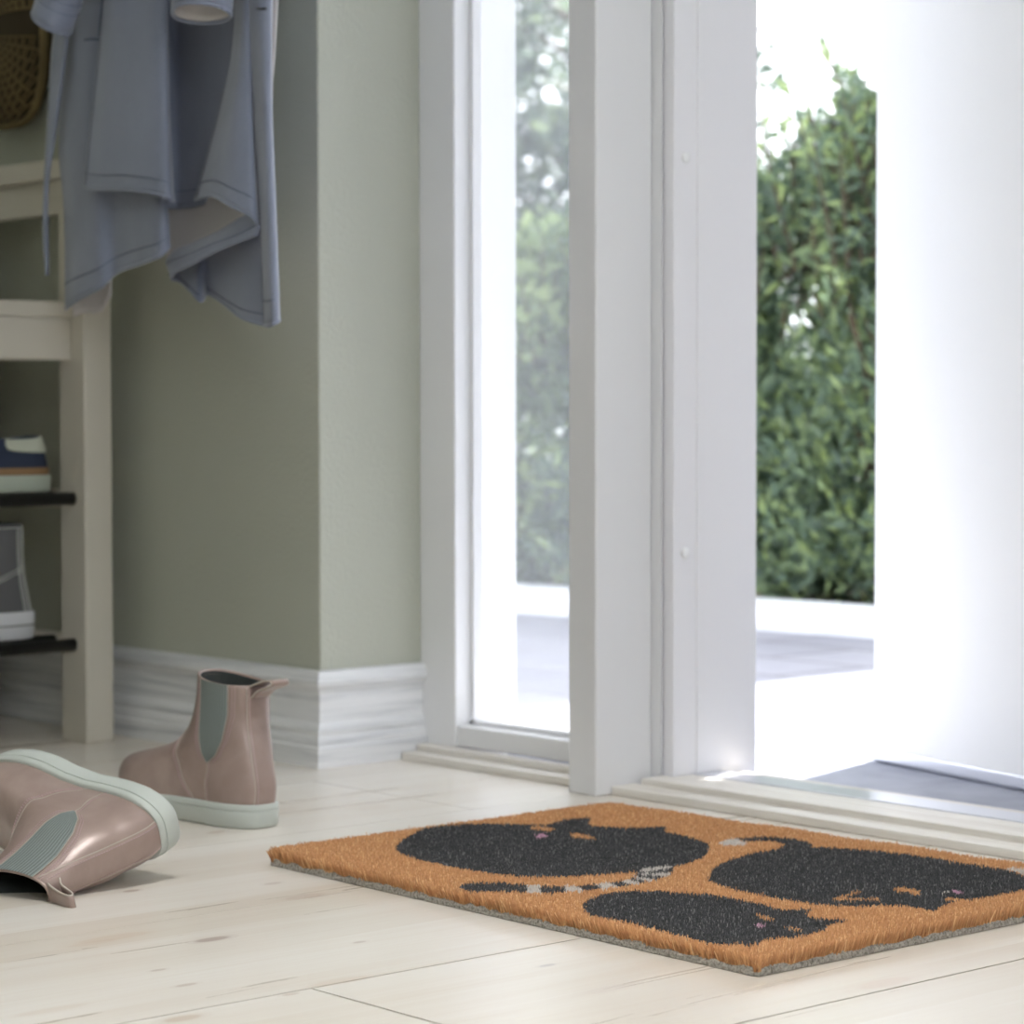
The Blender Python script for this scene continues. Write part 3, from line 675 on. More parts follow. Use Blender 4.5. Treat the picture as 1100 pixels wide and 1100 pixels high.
def build_boot(name, loc, rotm, label, squash=0, tabdrop=0.):
    r = empty(name, loc); r.rotation_euler = rotm.to_euler(); tag(r, label, 'boot', 'pair of dusty pink ankle boots')
    ZS = [.018, .028, .038, .048, .055, .061, .067, .074, .083, .095, .110, .128, .148]
    XF = [.222, .2235, .2225, .2170, .206, .184, .157, .134, .117, .106, .0985, .094, .0925]
    XH = [.0060, .0035, .0025, .0035, .0048, .0060, .0075, .0090, .0110, .0135, .0150, .0150, .0140]
    WW = [.0375, .0385, .0385, .0375, .0360, .0350, .0340, .0330, .0318, .0305, .0295, .0290, .0290]
    if squash: WW = [w_ * k_ for w_, k_ in zip(WW, [1, 1, 1, 1, 1, 1, 1, .97, .92, .82, .70, .58, .50])]
    sh = Shoe(ZS, XF, XH, WW, .148, p=.62, ptop=.78)
    dip, back = .004, .010
    up = upper_mesh(sh, .018, dip=dip, back=back).build('upper', M['leather'], r, smooth=True)
    lining_mesh(sh, .018, dip, back).build('lining', M['insole'], r, smooth=True)
    sl = sole_mesh(sh, .018, .0235, .0050, rise=.006).build('sole', M['sole'], r, smooth=True); sl['label'] = 'thick pale grey rubber sole'
    md = sl.modifiers.new('es', 'EDGE_SPLIT'); md.split_angle = .9
    for left in (True, False):
        # elastic gusset, tapering to a blunt point above the sole
        gz = [.062, .070, .085, .110, .148]; gl = [.0560, .0450, .0360, .0310, .0300]; gr = [.0590, .0650, .0680, .0690, .0690]
        mb = MB(); rows = []; ribs = MB()
        def gp(u, v):
            z = .062 + v * (.1425 - .062); a = interp(z, gz, gl); b = interp(z, gz, gr); x = a + (b - a) * u
            z2 = min(z, rimz(sh.th_at(x, z, left), sh.top, dip, back) + .0008); return sh.th_at(x, min(z2, .148), left), z2
        nu, nv = 26, 40
        for i in range(nv + 1):
            row = []
            for j in range(nu + 1):
                th, z = gp(j / nu, i / nv); row.append(sh.S(th, min(z, .148), .0006 + (.00045 if j % 2 else 0)))
            rows.append(row)
        mb.grid(rows, flip=not left); g_ = mb.build('elastic_gusset', M['elastic'], r, smooth=True, recalc=False); g_['label'] = 'ribbed grey elastic side panel'; ra = g_.data.attributes.new('rib', 'FLOAT', 'POINT'); ra.data.foreach_set('value', [float(j % 2) for i in range(nv + 1) for j in range(nu + 1)])
        # pale cut edges and thread around the gusset, vamp seam
        eg = MB(); st = MB()
        Lc = [sh.S(*gp(0, v / 40), .0009) for v in range(41)]; Rc = [sh.S(*gp(1, v / 40), .0009) for v in range(41)]
        eg.tube(Lc, .0004, 5); eg.tube(Rc, .0004, 5)
        for du in (-.0035, -.0060):
            def q(v, e, du=du):
                z = .064 + v * (.138 - .064); x = interp(z, gz, gl if e < 0 else gr) + (du if e < 0 else -du); return sh.S(sh.th_at(x, z, left), z, .0004)
            stitches(st, [q(v / 40, -1) for v in range(41)]); stitches(st, [q(v / 40, 1) for v in range(41)])
        # seam below the gusset down to the sole
        sc = [(.0575, .062), (.0585, .052), (.0615, .040), (.0620, .024)]; sc = smoothcurve([(a, 0, b) for a, b in sc], 30)
        eg.tube([sh.S(sh.th_at(p.x, p.z, left), p.z, .0002) for p in sc], .00035, 5); stitches(st, [sh.S(sh.th_at(p.x - .003, p.z, left), p.z, .0004) for p in sc])
        # vamp seam: from the instep sweeping down and back
        vc = smoothcurve([(.103, 0, .098), (.105, 0, .086), (.103, 0, .068), (.098, 0, .050), (.092, 0, .036), (.082, 0, .024)], 40)
        vp_ = [sh.S(sh.th_at(p.x, p.z, left), p.z, .0002) for p in vc]; eg.tube(vp_, .0004, 5)
        stitches(st, [sh.S(sh.th_at(p.x + .003, p.z, left), p.z, .0004) for p in vc]); stitches(st, [sh.S(sh.th_at(p.x + .0052, p.z, left), p.z, .0004) for p in vc])
        eg.build('cut_edge', M['edge'], r, smooth=True); st.build('stitching', M['stitch'], r)
    # heel strap: raised band up the back with pale edges
    mb = MB(); rows = []; hw = .0125
    def hp(u, z):
        # theta about pi where |y| = hw*(2u-1)
        y = hw * (2 * u - 1); lo, hi = PI / 2, PI
        for _ in range(30):
            mid = (lo + hi) / 2
            if sh.S(mid, z).y > abs(y): lo = mid
            else: hi = mid
        th = hi if y >= 0 else 2 * PI - hi
        return th
    for i in range(41):
        z = .0225 + (.1365 - .0225) * i / 40; rows.append([sh.S(hp(j / 12, z), z, .0011 if 0 < j < 12 else .0002) for j in range(13)])
    mb.grid(rows); mb.build('heel_strap', M['leather'], r, smooth=True)
    eg = MB(); st = MB(); eg.tube([rr_[0] for rr_ in rows], .0005, 5); eg.tube([rr_[12] for rr_ in rows], .0005, 5)
    for u in (.1, .9):
        st = MB(); stitches(st, [sh.S(hp(u, .0225 + .112 * i / 40), .0225 + .112 * i / 40, .0013) for i in range(41)]); st.build('stitching', M['stitch'], r)
    eg.build('cut_edge', M['edge'], r, smooth=True)
    # folded pull tab standing out from the top of the strap
    lp = smoothcurve([(.0150, 0, .1375), (.004, 0, .1415), (-.009, 0, .1448), (-.0172, 0, .1448), (-.0170, 0, .1412), (-.008, 0, .1378), (.003, 0, .1340), (.0125, 0, .1270)], 40)
    mb = MB(); rows = [[Vector((p.x, y, p.z)) for y in np.linspace(-.0105, .0105, 7)] for p in lp]; mb.grid(rows)
    tb = mb.build('pull_tab', [M['leather']], r, smooth=True, solid=.0016, recalc=False)
    eg = MB(); eg.tube([Vector((p.x, -.0105, p.z)) for p in lp], .0009, 5); eg.tube([Vector((p.x, .0105, p.z)) for p in lp], .0009, 5); e_ = eg.build('cut_edge', M['edge'], tb, smooth=True)
    return r
# standing boot: toe towards -x
def frame(xax, zax):
    x = Vector(xax).normalized(); z = Vector(zax); z = (z - x * z.dot(x)).normalized(); y = z.cross(x); return Matrix((x, y, z)).transposed()
build_boot('ankle_boot', (-2.040, 1.4790, .0), frame((-1, -.06, 0), (0, 0, 1)), 'dusty pink ankle boot standing upright on its pale sole')
# lying boot: on its left side, shaft towards the viewer's left
bo = P(196, 889, 2, .046)
build_boot('ankle_boot', (bo.x, bo.y, .0490), frame((-.965, -.20, .09), (.15, -.93, -.31)), 'dusty pink ankle boot lying on its side in front of the upright one', squash=1).scale = (1.04, 1.04, 1.04)

# shoes on the bench racks
ROD1, ROD2 = .2975, .1190; RX0 = -2.733
def sneaker(loc, rot):
    r = empty('sneaker', loc, (0, 0, rot)); tag(r, 'navy low sneaker with off white heel and tan stripe on the upper rack', 'sneaker')
    ZS = [.020, .028, .036, .044, .052, .060, .068]
    sh = Shoe(ZS, [.215, .212, .200, .170, .125, .105, .095], [.004, .004, .005, .007, .009, .012, .015], [.036, .036, .035, .033, .031, .029, .028], .068)
    upper_mesh(sh, .020, 20, 60, dip=.006, back=-.001).build('upper', M['navy'], r, smooth=True)
    lining_mesh(sh, .020, .006, -.001).build('lining', M['insole'], r, smooth=True)
    s_ = sole_mesh(sh, .020, .021, .004, groove=False).build('sole', M['sneaksole'], r, smooth=True); s_.modifiers.new('es', 'EDGE_SPLIT').split_angle = .9
    mb = MB(); rows = [[sh.S(th, z, .0016) for th in thmap(70)] for z in (.0215, .0225, .0255, .0290, .0300)]; mb.grid(rows, closed=True); mb.build('welt', M['tan'], r, smooth=True)
    mb = MB(); rows = []
    for i in range(13):
        row = []
        for j in range(25):
            u = j / 24 * 2 - 1; th = PI + u * 1.95; lo = .050 - .002 * math.cos(u * 1.3) + .016 * abs(u) ** 8; hi = rimz(th, .068, .006, -.001) - .0002
            row.append(sh.S(th, min(lo + (max(hi, lo + .0005) - lo) * i / 12, .068), .0014))
        rows.append(row)
    mb.grid(rows); mb.build('heel_counter', M['sneakwhite'], r, smooth=True, solid=.0012)
    return r
def hightop(loc, rot):
    r = empty('high_top_shoe', loc, (0, 0, rot)); tag(r, 'grey canvas high top shoe with white rubber sole on the lower rack', 'shoe')
    ZS = [.028, .040, .050, .062, .075, .090, .110, .140]
    sh = Shoe(ZS, [.225, .222, .205, .165, .130, .112, .104, .102], [.003, .005, .007, .010, .013, .015, .0165, .0165], [.037, .037, .036, .035, .034, .033, .033, .033], .140)
    upper_mesh(sh, .028, 30, 60, dip=.0, back=.0).build('upper', M['canvas'], r, smooth=True)
    lining_mesh(sh, .028, .0, .0).build('lining', M['insole'], r, smooth=True)
    s_ = sole_mesh(sh, .028, .034, .004, groove=False).build('sole', M['hisole'], r, smooth=True); s_.modifiers.new('es', 'EDGE_SPLIT').split_angle = .9
    mb = MB(); mb.tube([Vector((*sh.S(th, .028, .0041)[:2], .0175)) for th in thmap(80) + [2 * PI]], .0008, 5); mb.build('sole_stripe', M['rod'], r, smooth=True)
    st = MB()
    for x in (.004, .0075, .014, .0175):
        for left in (True, False):
            cv = []
            for i in range(40):
                z = .036 + (.137 - .036) * i / 39; cv.append(sh.S(sh.th_at(sh.val('xh', z) + x, z, left), z, .0004))
            stitches(st, cv, .0028, .0022, .0006)
    for dz in (0, .0045):
        for left in (True, False):
            cv = [sh.S(sh.th_at(x, z, left), z, .0004) for x, z in [(.013 + .08 * i / 30, .086 + dz - .030 * (i / 30) ** 1.4) for i in range(31)]]
            stitches(st, cv, .0028, .0022, .0006)
    stitches(st, [sh.S(th, .1365, .0004) for th in thmap(90)], .0028, .0022, .0006)
    st.build('stitching', M['canvasstitch'], r); return r
q = P(53, 530, 0, -2.785); sneaker((-2.783, q.y - .004, ROD1 + .0078), -PI / 2)
q = P(38, 690, 0, -2.785); hightop((-2.783, q.y - .008, ROD2 + .0078), -PI / 2)

# ------------------------------------------------------------------ shoe bench
bn = empty('shoe_bench', (-2.87, 1.33, 0)); tag(bn, 'cream white hallway bench with arm rail, black steel shoe racks below', 'bench')
LX0, LX1, LY0, LY1 = -2.762, -2.7045, 1.6900, 1.7290; BX = -3.06; Y0 = .92
def part(mb, name, mat, **k): return ch(mb, name, mat, bn, **k)
AT = .712
for (xa, xb) in ((LX0, LX1), (BX, BX + .057)):
    for (ya, yb) in ((LY0, LY1), (Y0, Y0 + .039)):
        b_ = MB(); b_.box(xa, xb, ya, yb, 0, AT - .025); part(b_, 'leg', M['bench'], bevel=.0022)
b_ = MB(); b_.box(BX + .002, LX0 + .031, Y0 + .04, LY0 + .001, .5175, .537); part(b_, 'seat', M['bench'], bevel=.002)
for xa in (LX0 + .010, BX + .018):
    b_ = MB(); b_.box(xa, xa + .019, Y0 + .04, LY0, .466, .5172); part(b_, 'side_rail', M['bench'], bevel=.0015)
for ya in (LY0 + .012, Y0 + .010):
    b_ = MB(); b_.box(BX + .058, LX0 - .001, ya, ya + .018, .646, .688); part(b_, 'arm_rail', M['bench'], bevel=.0015)
    b_ = MB(); b_.box(BX - .002, LX1 + .004, ya - .014, ya + .032, AT - .0245, AT); part(b_, 'arm_top', M['bench'], bevel=.002)
    b_ = MB(); b_.box(BX + .058, LX0 - .001, ya - .001, ya + .019, .468, .515); part(b_, 'end_rail', M['bench'], bevel=.0015)
    for zc in (ROD1, ROD2):
        b_ = MB(); b_.box(BX + .058, LX0 - .001, ya - .001, ya + .019, zc - .014, zc + .0095); part(b_, 'rack_crossbar', M['bench'], bevel=.0015)
q2 = P(49, 688, 1, 1.69)
for zc in (ROD1, ROD2):
    for k, xr in enumerate((RX0 + .0, q2.x, q2.x - .062, q2.x - .124, q2.x - .18)):
        b_ = MB(); ys = (Y0 + .0385, LY0 + .0005) if k == 0 else (Y0 + .028, LY0 + .0115)
        b_.tube([(xr, ys[0], zc), (xr, ys[1], zc)], .0078, 16); part(b_, 'rack_rod', M['rod'], smooth=True)

# ------------------------------------------------------------------ wicker bag
wq = P(11, 32, 1, 1.755)
wb = empty('wicker_bag', (wq.x, 1.777, wq.z), (0, 0, -PI / 2)); tag(wb, 'round dark brown wicker bag hanging high above the bench', 'bag')
RY_, RZ_ = .088, .126
def spw(v): return math.copysign(abs(v) ** .62, v)
def bulge(f): return .018 + .034 * math.sqrt(max(0, 1 - min(1, f) ** 3))
def dome(a, f): return Vector((bulge(f), RY_ * f * spw(math.sin(a)), RZ_ * f * spw(math.cos(a))))
b_ = MB(); rows = [[dome(2 * PI * j / 48, i / 14) * .97 for j in range(48)] for i in range(15)]; rows[0] = [Vector((.050, 0, 0))] * 48
rows.append([Vector((.002, RY_ * .9 * math.sin(2 * PI * j / 48), RZ_ * .9 * math.cos(2 * PI * j / 48))) for j in range(48)]); b_.grid(rows, closed=True)
b_.build('basket_core', M['wickerdark'], wb, smooth=True)
def bagf(y, z): return (abs(y / RY_) ** 3.2 + abs(z / RZ_) ** 3.2) ** (1 / 3.2)
def onbag(y, z, o=0): return Vector((bulge(bagf(y, z)) + o, y, z))
b_ = MB()
for sgn in (-1, 1):     # two fans of spokes, apexes either side of the middle band
    az = sgn * .014
    for k in range(-8, 9):
        th = k * .19; cv = []
        for i in range(24):
            rr_ = .004 + i * .0052; y = math.sin(th) * rr_; z = az + sgn * math.cos(th) * rr_
            if bagf(y, z) > .97: break
            cv.append(onbag(y, z, .0012))
        if len(cv) > 2: b_.tube(cv, .0013, 5)
    for i in range(1, 24):
        rr_ = .004 + i * .0052; cv = []; 
        for j in range(70):
            th = -1.5 + 3.0 * j / 69; y = math.sin(th) * rr_; z = az + sgn * math.cos(th) * rr_
            if bagf(y, z) > .985: continue
            cv.append(onbag(y, z, .0010 + .0014 * math.sin(th / .19 * PI + (i % 2) * PI)))
        if len(cv) > 3: b_.tube(cv, .0012, 5)
b_.build('woven_side', M['wicker'], wb, smooth=True)
b_ = MB()
for ph in (0, PI):
    for o in (0, 1, 2): b_.tube([dome(2 * PI * j / 160, .99) + Vector((.001 + .004 * math.cos(2 * PI * j / 160 * 26 + ph + o), .003 * math.sin(2 * PI * j / 160 * 26 + ph + o) * math.sin(2 * PI * j / 160), .003 * math.sin(2 * PI * j / 160 * 26 + ph + o) * math.cos(2 * PI * j / 160))) for j in range(161)], .0022, 5)
b_.build('braided_rim', M['wicker'], wb, smooth=True)
b_ = MB(); b_.tube(smoothcurve([(.03, -.03, .108), (.03, -.022, .17), (.03, 0, .195), (.03, .022, .17), (.03, .03, .108)], 24), .004, 8); b_.build('handle', M['wicker'], wb, smooth=True)
hk = empty('coat_hook', (wq.x, WY, wq.z + .19), (0, 0, -PI / 2)); tag(hk, 'small black wall hook carrying the wicker bag', 'hook')
b_ = MB(); b_.tube(smoothcurve([(0, 0, .02), (.02, 0, .0), (.035, 0, -.003), (.045, 0, .014)], 14), .003, 8); b_.tube([(0, 0, .02), (.003, 0, .02)], .012, 12); b_.build('hook', M['rod'], hk, smooth=True)

# ------------------------------------------------------------------ coat
CY = 1.60
ct = empty('coat', (-2.40, CY, .95)); tag(ct, 'slate blue coat with pale grey lining hanging over the corner of the bench', 'coat')
def net(ctrl, nu=40, nv=60):
    """ctrl: list of columns, each a list of (px,py,y). rows along the column. returns grid of world points"""
    cols = [[P(a, b, 1, y) for a, b, y in c] for c in ctrl]
    cv = [[cr(c, i / (nv - 1)) for i in range(nv)] for c in cols]
    return [[cr([c[i] for c in cv], j / (nu - 1)) for j in range(nu)] for i in range(nv)]
def sheet(name, ctrl, mats, nu=40, nv=60, ripple=0, hem=True, stitch_rows=(3,), side=None, thick=.0022, parent=None, sub='stitching'):
    g_ = net(ctrl, nu, nv)
    if ripple:
        for i in range(nv):
            for j in range(nu):
                g_[i][j] = g_[i][j] + Vector((0, noise.noise(Vector((j / nu * 4.0, i / nv * 1.2, len(ctrl) * 3.7))) * ripple, 0))
    mb = MB(); mb.grid(g_, flip=True)
    o = mb.build(name, mats, None, smooth=True, recalc=False, solid=thick); o.parent = parent or ct; o.matrix_parent_inverse = Matrix.Translation(-Vector(ct.location))
    if hem:
        hb = MB(); hb.tube([p for p in g_[-1]], .0021, 8); h_ = hb.build('hem', M['coat'], None, smooth=True); h_.parent = o; h_.matrix_parent_inverse = Matrix.Identity(4)
        st = MB()
        for k in stitch_rows: stitches(st, [p + Vector((.0003, -.0016, 0)) for p in g_[-1 - k]], .0042, .0032, .0005)
        if side == 'L': stitches(st, [r[1] + Vector((.0003, -.0016, 0)) for r in g_], .0042, .0032, .0005)
        if side == 'R': stitches(st, [r[-2] + Vector((.0003, -.0016, 0)) for r in g_], .0042, .0032, .0005)
        s_ = st.build('stitching', M['thread'], None); s_.parent = o; s_.matrix_parent_inverse = Matrix.Identity(4)
    return o
CM = [M['coat'], M['lining']]; CC = [M['coat'], M['coat']]; LL = [M['lining'], M['lining']]
T = -160
# body: left skirt whose hem climbs to the right
sheet('left_skirt', [
    [(112, T, 1.615), (84, -30, 1.62), (72, 70, 1.625), (64, 150, 1.63), (70, 230, 1.632), (71, 332, 1.635)],
    [(118, T, 1.605), (94, -30, 1.606), (82, 70, 1.610), (76, 150, 1.612), (84, 230, 1.612), (84, 322, 1.612)],
    [(126, T, 1.600), (106, -30, 1.604), (98, 70, 1.606), (96, 150, 1.606), (104, 230, 1.604), (108, 309, 1.604)],
    [(138, T, 1.602), (126, -30, 1.606), (124, 70, 1.612), (122, 150, 1.613), (124, 230, 1.612), (127, 292, 1.612)],
    [(156, T, 1.603), (150, -30, 1.606), (150, 70, 1.610), (150, 150, 1.606), (150, 220, 1.600), (152, 283, 1.598)],
    [(170, T, 1.605), (168, -30, 1.608), (170, 70, 1.612), (170, 150, 1.606), (171, 220, 1.594), (172, 275, 1.592)],
    [(178, T, 1.610), (177, -30, 1.614), (178, 70, 1.618), (178, 150, 1.612), (180, 215, 1.602), (183, 263, 1.602)]],
    CM, 60, 60, ripple=.004)
# turned-back corner seen below the left hem
sheet('back_hem_corner', [
    [(72, 200, 1.650), (74, 280, 1.650), (79, 340, 1.648)], [(88, 200, 1.655), (90, 270, 1.655), (92, 336, 1.655)],
    [(104, 200, 1.655), (106, 270, 1.655), (108, 335, 1.656)], [(118, 200, 1.650), (119, 270, 1.650), (119, 318, 1.650)]], LL, 24, 20, hem=False)
# front panel with pocket seam, hanging free over the skirt
sheet('front_panel', [
    [(116, T, 1.590), (112, -30, 1.588), (107, 50, 1.586), (98, 130, 1.585), (90, 200, 1.584)],
    [(124, T, 1.583), (122, -30, 1.580), (118, 50, 1.578), (112, 130, 1.578), (108, 203, 1.578)],
    [(138, T, 1.580), (140, -30, 1.577), (138, 50, 1.574), (136, 130, 1.574), (134, 203, 1.574)],
    [(158, T, 1.580), (162, -30, 1.577), (162, 50, 1.574), (162, 130, 1.573), (162, 207, 1.572)],
    [(172, T, 1.585), (176, -30, 1.582), (177, 50, 1.581), (178, 130, 1.579), (180, 212, 1.577)],
    [(174, T, 1.597), (178, -30, 1.594), (180, 50, 1.592), (182, 130, 1.590), (186, 216, 1.588)]],
    CM, 50, 60, ripple=.003, side='L')
# shaded inner fold in the middle
sheet('middle_fold', [
    [(172, T, 1.640), (172, -30, 1.642), (172, 60, 1.645), (174, 150, 1.645), (176, 222, 1.645)],
    [(192, T, 1.650), (192, -30, 1.655), (192, 60, 1.660), (190, 150, 1.660), (190, 223, 1.660)],
    [(215, T, 1.645), (220, -30, 1.650), (218, 60, 1.655), (206, 150, 1.660), (203, 222, 1.662)],
    [(250, T, 1.640), (255, -30, 1.640), (250, 60, 1.645), (236, 150, 1.655), (222, 218, 1.660)]], CC, 40, 50)
# triangular fold beside the seam
sheet('centre_fold', [
    [(248, T, 1.618), (252, -30, 1.620), (249, 50, 1.620), (232, 130, 1.618), (209, 214, 1.616)],
    [(255, T, 1.606), (258, -30, 1.606), (256, 50, 1.606), (244, 130, 1.602), (228, 210, 1.600)],
    [(262, T, 1.600), (264, -30, 1.600), (262, 50, 1.600), (256, 130, 1.596), (250, 222, 1.592)],
    [(268, T, 1.604), (270, -30, 1.604), (269, 50, 1.604), (269, 130, 1.602), (272, 234, 1.598)],
    [(270, T, 1.618), (272, -30, 1.618), (271, 50, 1.618), (273, 130, 1.616), (279, 246, 1.612)]],
    CM, 44, 60, ripple=.002, side='L')
# pale lining showing under the fold
sheet('lining_panel', [
    [(176, 140, 1.664), (177, 220, 1.662), (180, 279, 1.652)], [(200, 140, 1.672), (200, 210, 1.668), (205, 264, 1.648)],
    [(228, 140, 1.670), (228, 200, 1.664), (232, 251, 1.636)], [(252, 140, 1.655), (252, 190, 1.650), (264, 231, 1.622)]], LL, 40, 30, hem=False)
# band of cloth turned up below the lining
sheet('turned_facing', [
    [(264, 230, 1.624), (272, 236, 1.610), (279, 243, 1.606), (276, 251, 1.606)],
    [(246, 242, 1.628), (252, 248, 1.612), (256, 254, 1.606), (256, 259, 1.606)],
    [(228, 252, 1.636), (228, 258, 1.620), (229, 264, 1.612), (230, 270, 1.612)],
    [(206, 262, 1.646), (204, 268, 1.630), (202, 276, 1.620), (204, 284, 1.620)],
    [(190, 268, 1.650), (187, 274, 1.636), (186, 282, 1.628), (189, 291, 1.628)],
    [(182, 276, 1.654), (179, 280, 1.642), (180, 286, 1.636), (184, 297, 1.636)]],
    CC, 50, 20, stitch_rows=(8,))
# lower right flap with a wavy hem
sheet('right_skirt', [
    [(180, 205, 1.672), (180, 250, 1.670), (180, 282, 1.664), (183, 299, 1.650)],
    [(192, 205, 1.676), (190, 250, 1.676), (190, 285, 1.668), (194, 303, 1.658)],
    [(204, 205, 1.674), (202, 250, 1.672), (202, 290, 1.660), (204, 312, 1.646)],
    [(216, 205, 1.670), (214, 250, 1.666), (213, 295, 1.652), (215, 323, 1.640)],
    [(228, 205, 1.668), (226, 250, 1.668), (224, 290, 1.664), (223, 315, 1.668)],
    [(244, 205, 1.660), (244, 250, 1.660), (242, 300, 1.654), (240, 325, 1.656)],
    [(262, 205, 1.650), (262, 250, 1.648), (261, 300, 1.638), (260, 341, 1.632)],
    [(278, 205, 1.640), (278, 250, 1.638), (279, 300, 1.630), (280, 348, 1.624)],
    [(288, 205, 1.636), (288, 250, 1.634), (289, 300, 1.630), (291, 350, 1.626)]],
    CM, 70, 40, ripple=.002)
# front edge with buttonhole
sheet('button_placket', [
    [(258, T, 1.618), (260, -30, 1.616), (266, 50, 1.614), (272, 130, 1.614), (279, 230, 1.614), (284, 349, 1.614)],
    [(265, T, 1.604), (267, -30, 1.602), (273, 50, 1.600), (279, 130, 1.601), (285, 230, 1.602), (289, 350, 1.604)],
    [(276, T, 1.596), (279, -30, 1.595), (282, 50, 1.594), (286, 130, 1.596), (290, 230, 1.598), (294, 348, 1.600)],
    [(286, T, 1.600), (289, -30, 1.599), (290, 50, 1.600), (291, 130, 1.602), (295, 230, 1.604), (299, 345, 1.606)],
    [(289, T, 1.612), (292, -30, 1.611), (291, 50, 1.612), (292, 130, 1.614), (296, 230, 1.616), (300, 343, 1.618)]],
    CM, 30, 70, side='L')
sheet('lining_edge', [[(284, T, 1.622), (288, -30, 1.622), (290, 40, 1.622), (291, 110, 1.622)], [(292, T, 1.622), (298, -30, 1.624), (296, 40, 1.624), (292, 110, 1.624)]], LL, 8, 20, hem=False)
# back of the coat closes the shape behind the folds
sheet('coat_back', [
    [(100, T, 1.66), (86, -20, 1.665), (78, 100, 1.67), (80, 230, 1.67)], [(170, T, 1.69), (170, -20, 1.70), (165, 100, 1.705), (160, 230, 1.70)],
    [(230, T, 1.69), (235, -20, 1.70), (235, 100, 1.705), (235, 230, 1.69)], [(286, T, 1.66), (290, -20, 1.66), (289, 100, 1.66), (288, 230, 1.65)]], CC, 30, 30, hem=False)
# shoulders and collar above the frame
sheet('yoke', [
    [(160, -300, 1.62), (120, -262, 1.62), (104, -210, 1.61), (108, T + 4, 1.60)], [(175, -300, 1.60), (160, -255, 1.59), (150, -205, 1.58), (146, T + 4, 1.585)],
    [(205, -300, 1.60), (205, -255, 1.59), (210, -205, 1.585), (205, T + 4, 1.59)], [(222, -300, 1.61), (248, -262, 1.61), (262, -210, 1.60), (262, T + 4, 1.60)],
    [(226, -300, 1.63), (264, -262, 1.63), (286, -210, 1.62), (291, T + 4, 1.615)]], CC, 40, 30, hem=False, thick=.004)
sheet('yoke_back', [
    [(160, -300, 1.62), (120, -262, 1.62), (104, -210, 1.62), (104, T, 1.64)], [(190, -300, 1.66), (190, -255, 1.675), (188, -205, 1.69), (185, T, 1.692)],
    [(226, -300, 1.63), (264, -262, 1.63), (286, -210, 1.63), (288, T, 1.64)]], CC, 30, 24, hem=False, thick=.003)
def sleeve(name, axis, rx_, ry_, tilt):
    """tapered tube; the hem ring tilts so its mouth shows the lining"""
    pts = [P(a, b, 1, y) for a, b, y in axis]; n = 26; cv = smoothcurve(pts, n); rows = []
    for i, c in enumerate(cv):
        k = i / (n - 1); row = []
        d = (cv[min(i + 1, n - 1)] - cv[max(i - 1, 0)]).normalized(); sx = d.cross(Vector((0, 1, 0))).normalized(); sy = Vector((0, 1, 0))
        for j in range(36):
            a = 2 * PI * j / 36; wv = 1 + .05 * math.sin(3 * a + k * 5)
            row.append(c + sx * math.cos(a) * (rx_ * (1.25 - .25 * k)) * wv + sy * math.sin(a) * ry_ * wv + d * (tilt[0] * math.cos(a) + tilt[1] * math.sin(a)) * k ** 3)
        rows.append(row)
    mb = MB(); mb.grid(rows, closed=True, flip=True); o = mb.build(name, CM, None, smooth=True, recalc=False, solid=.003); o.parent = ct; o.matrix_parent_inverse = Matrix.Translation(-Vector(ct.location))
    st = MB()
    for kk in (-3, -4): stitches(st, [p + (p - cv[kk]).normalized() * .0018 for p in rows[kk]] + [rows[kk][0] + (rows[kk][0] - cv[kk]).normalized() * .0018], .0040, .003, .00035)
    hb = MB(); hb.tube(rows[-1] + [rows[-1][0]], .0022, 8)
    for b2, nm, mt in ((st, 'stitching', M['thread']), (hb, 'hem', M['coat'])):
        s_ = b2.build(nm, mt, None, smooth=True); s_.parent = o; s_.matrix_parent_inverse = Matrix.Identity(4)
    return o
sleeve('left_sleeve', [(140, -235, 1.60), (112, -150, 1.57), (82, -60, 1.55), (55, 24, 1.54)], .0290, .021, (.004, .001))
sleeve('right_sleeve', [(246, -240, 1.59), (234, -160, 1.56), (224, -70, 1.55), (215, 14, 1.545)], .0370, .026, (-.006, .006))
# hanging belt end
o = sheet('belt', [
    [(62, -60, 1.600), (60, 20, 1.600), (56, 60, 1.603), (52, 130, 1.606), (48, 200, 1.610), (47, 250, 1.612), (50, 296, 1.612)],
    [(78, -60, 1.596), (75, 20, 1.596), (73, 40, 1.597), (65, 100, 1.600), (60, 140, 1.604), (51, 200, 1.609), (51.5, 296, 1.612)]], CC, 8, 50, hem=False, thick=.0035)
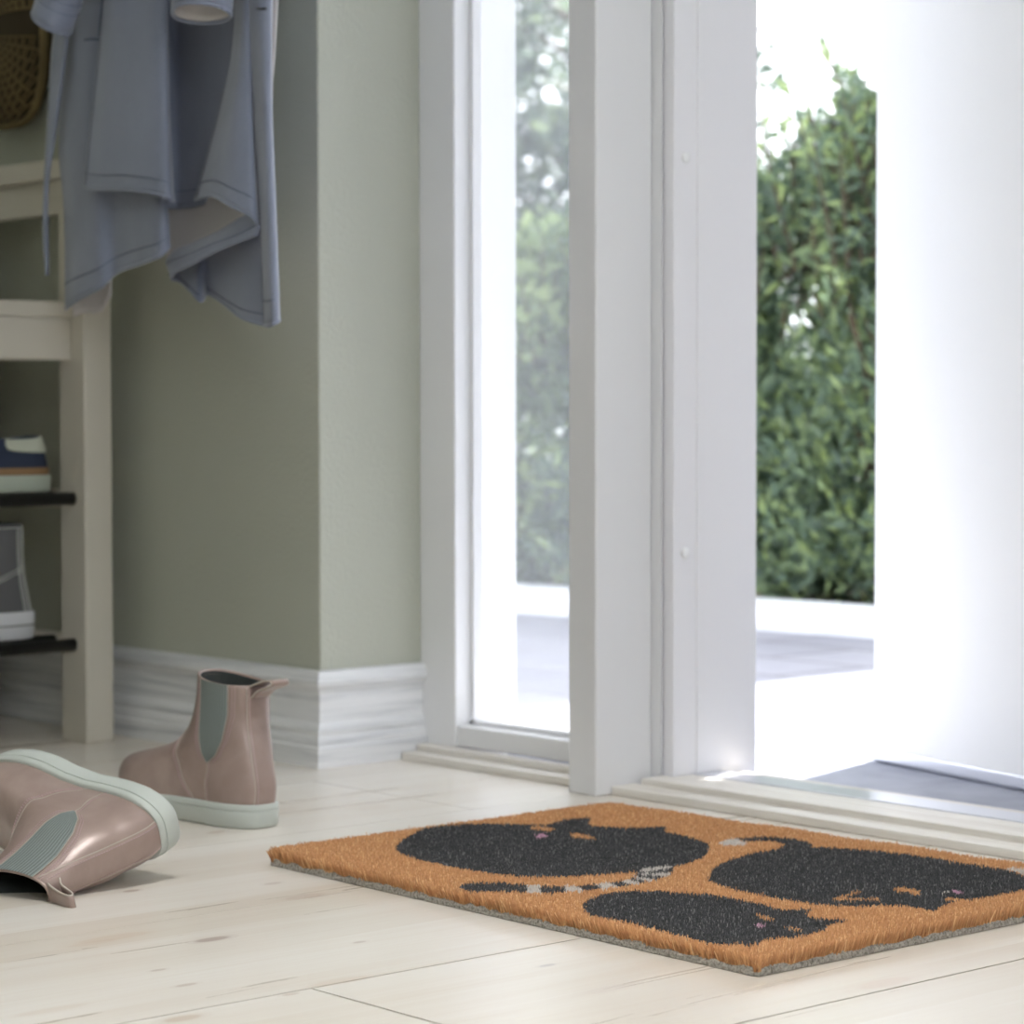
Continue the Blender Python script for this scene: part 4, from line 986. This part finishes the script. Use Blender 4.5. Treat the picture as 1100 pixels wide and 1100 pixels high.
# pocket opening and buttonhole
def cpart(mb, name, mat, **k):
    o = mb.build(name, mat, None, **k); o.parent = ct; o.matrix_parent_inverse = Matrix.Translation(-Vector(ct.location)); return o
b_ = MB(); pc = [P(a, b, 1, 1.5765) for a, b in ((91, 43), (98, 42), (106, 42.5))]; b_.tube(pc, .0011, 6); pc = [P(a, b, 1, 1.577) for a, b in ((106, 40), (110, 0), (112, -60))]
b_.tube(pc, .0007, 6); cpart(b_, 'pocket_seam', M['thread'], smooth=True)
b_ = MB(); b_.tube([P(276, 9, 1, 1.5935), P(281, 9.5, 1, 1.5925), P(286, 9, 1, 1.594)], .0012, 6); cpart(b_, 'buttonhole', M['rod'], smooth=True)
b_ = MB(); hp_ = P(192, -300, 1, 1.62); b_.tube(smoothcurve([hp_ + Vector((-.01, .01, -.004)), hp_ + Vector((-.006, .012, .012)), hp_ + Vector((.006, .012, .012)), hp_ + Vector((.01, .01, -.004))], 12), .002, 6); cpart(b_, 'hanger_loop', M['thread'], smooth=True)
ck = empty('coat_peg', (hp_.x, WY, hp_.z + .010)); tag(ck, 'long wooden wall peg carrying the slate blue coat', 'peg')
b_ = MB(); b_.tube([(0, 0, 0), (0, -.006, 0), (0, -.0065, 0), (0, -.165, .006), (0, -.17, .012), (0, -.176, .014)], [.02, .02, .006, .006, .012, .010], 16); b_.build('peg', M['bench'], ck, smooth=True)

# ------------------------------------------------------------------ light
wd = bpy.data.worlds.new('world'); scn.world = wd; wd.use_nodes = True; nt = wd.node_tree; bg = nt.nodes['Background']
bg.inputs['Color'].default_value = (.90, .95, 1.0, 1); bg.inputs['Strength'].default_value = 1.95
sd = bpy.data.lights.new('sun', 'SUN'); sd.energy = 8.0; sd.angle = math.radians(1.2); sd.color = (1, .97, .92)
so = bpy.data.objects.new('sun', sd); COL.objects.link(so)
sdir = Vector((-.12, .45, 1.15)).normalized()      # towards the sun
so.rotation_euler = sdir.to_track_quat('Z', 'Y').to_euler(); so.location = (0, 5, 5)
ld = bpy.data.lights.new('overhead_fill', 'AREA'); ld.shape = 'DISK'; ld.size = .5; ld.energy = 3.4; ld.spread = math.radians(80); ld.color = (1, .99, .98)  # added fill from overhead, brightens floor and mat; no fitting modelled
lo_ = bpy.data.objects.new('overhead_fill', ld); COL.objects.link(lo_); lo_.location = (-1.15, .95, CZ - .02)
vs_ = scn.view_settings; vs_.view_transform = 'Standard'; vs_.look = 'None'; vs_.gamma = 1; vs_.exposure = 1.22; vs_.use_curve_mapping = False
scn.cycles.use_denoising = True; scn.cycles.max_bounces = 10; scn.cycles.diffuse_bounces = 6; scn.cycles.transparent_max_bounces = 16
scn.cycles.sample_clamp_indirect = 8
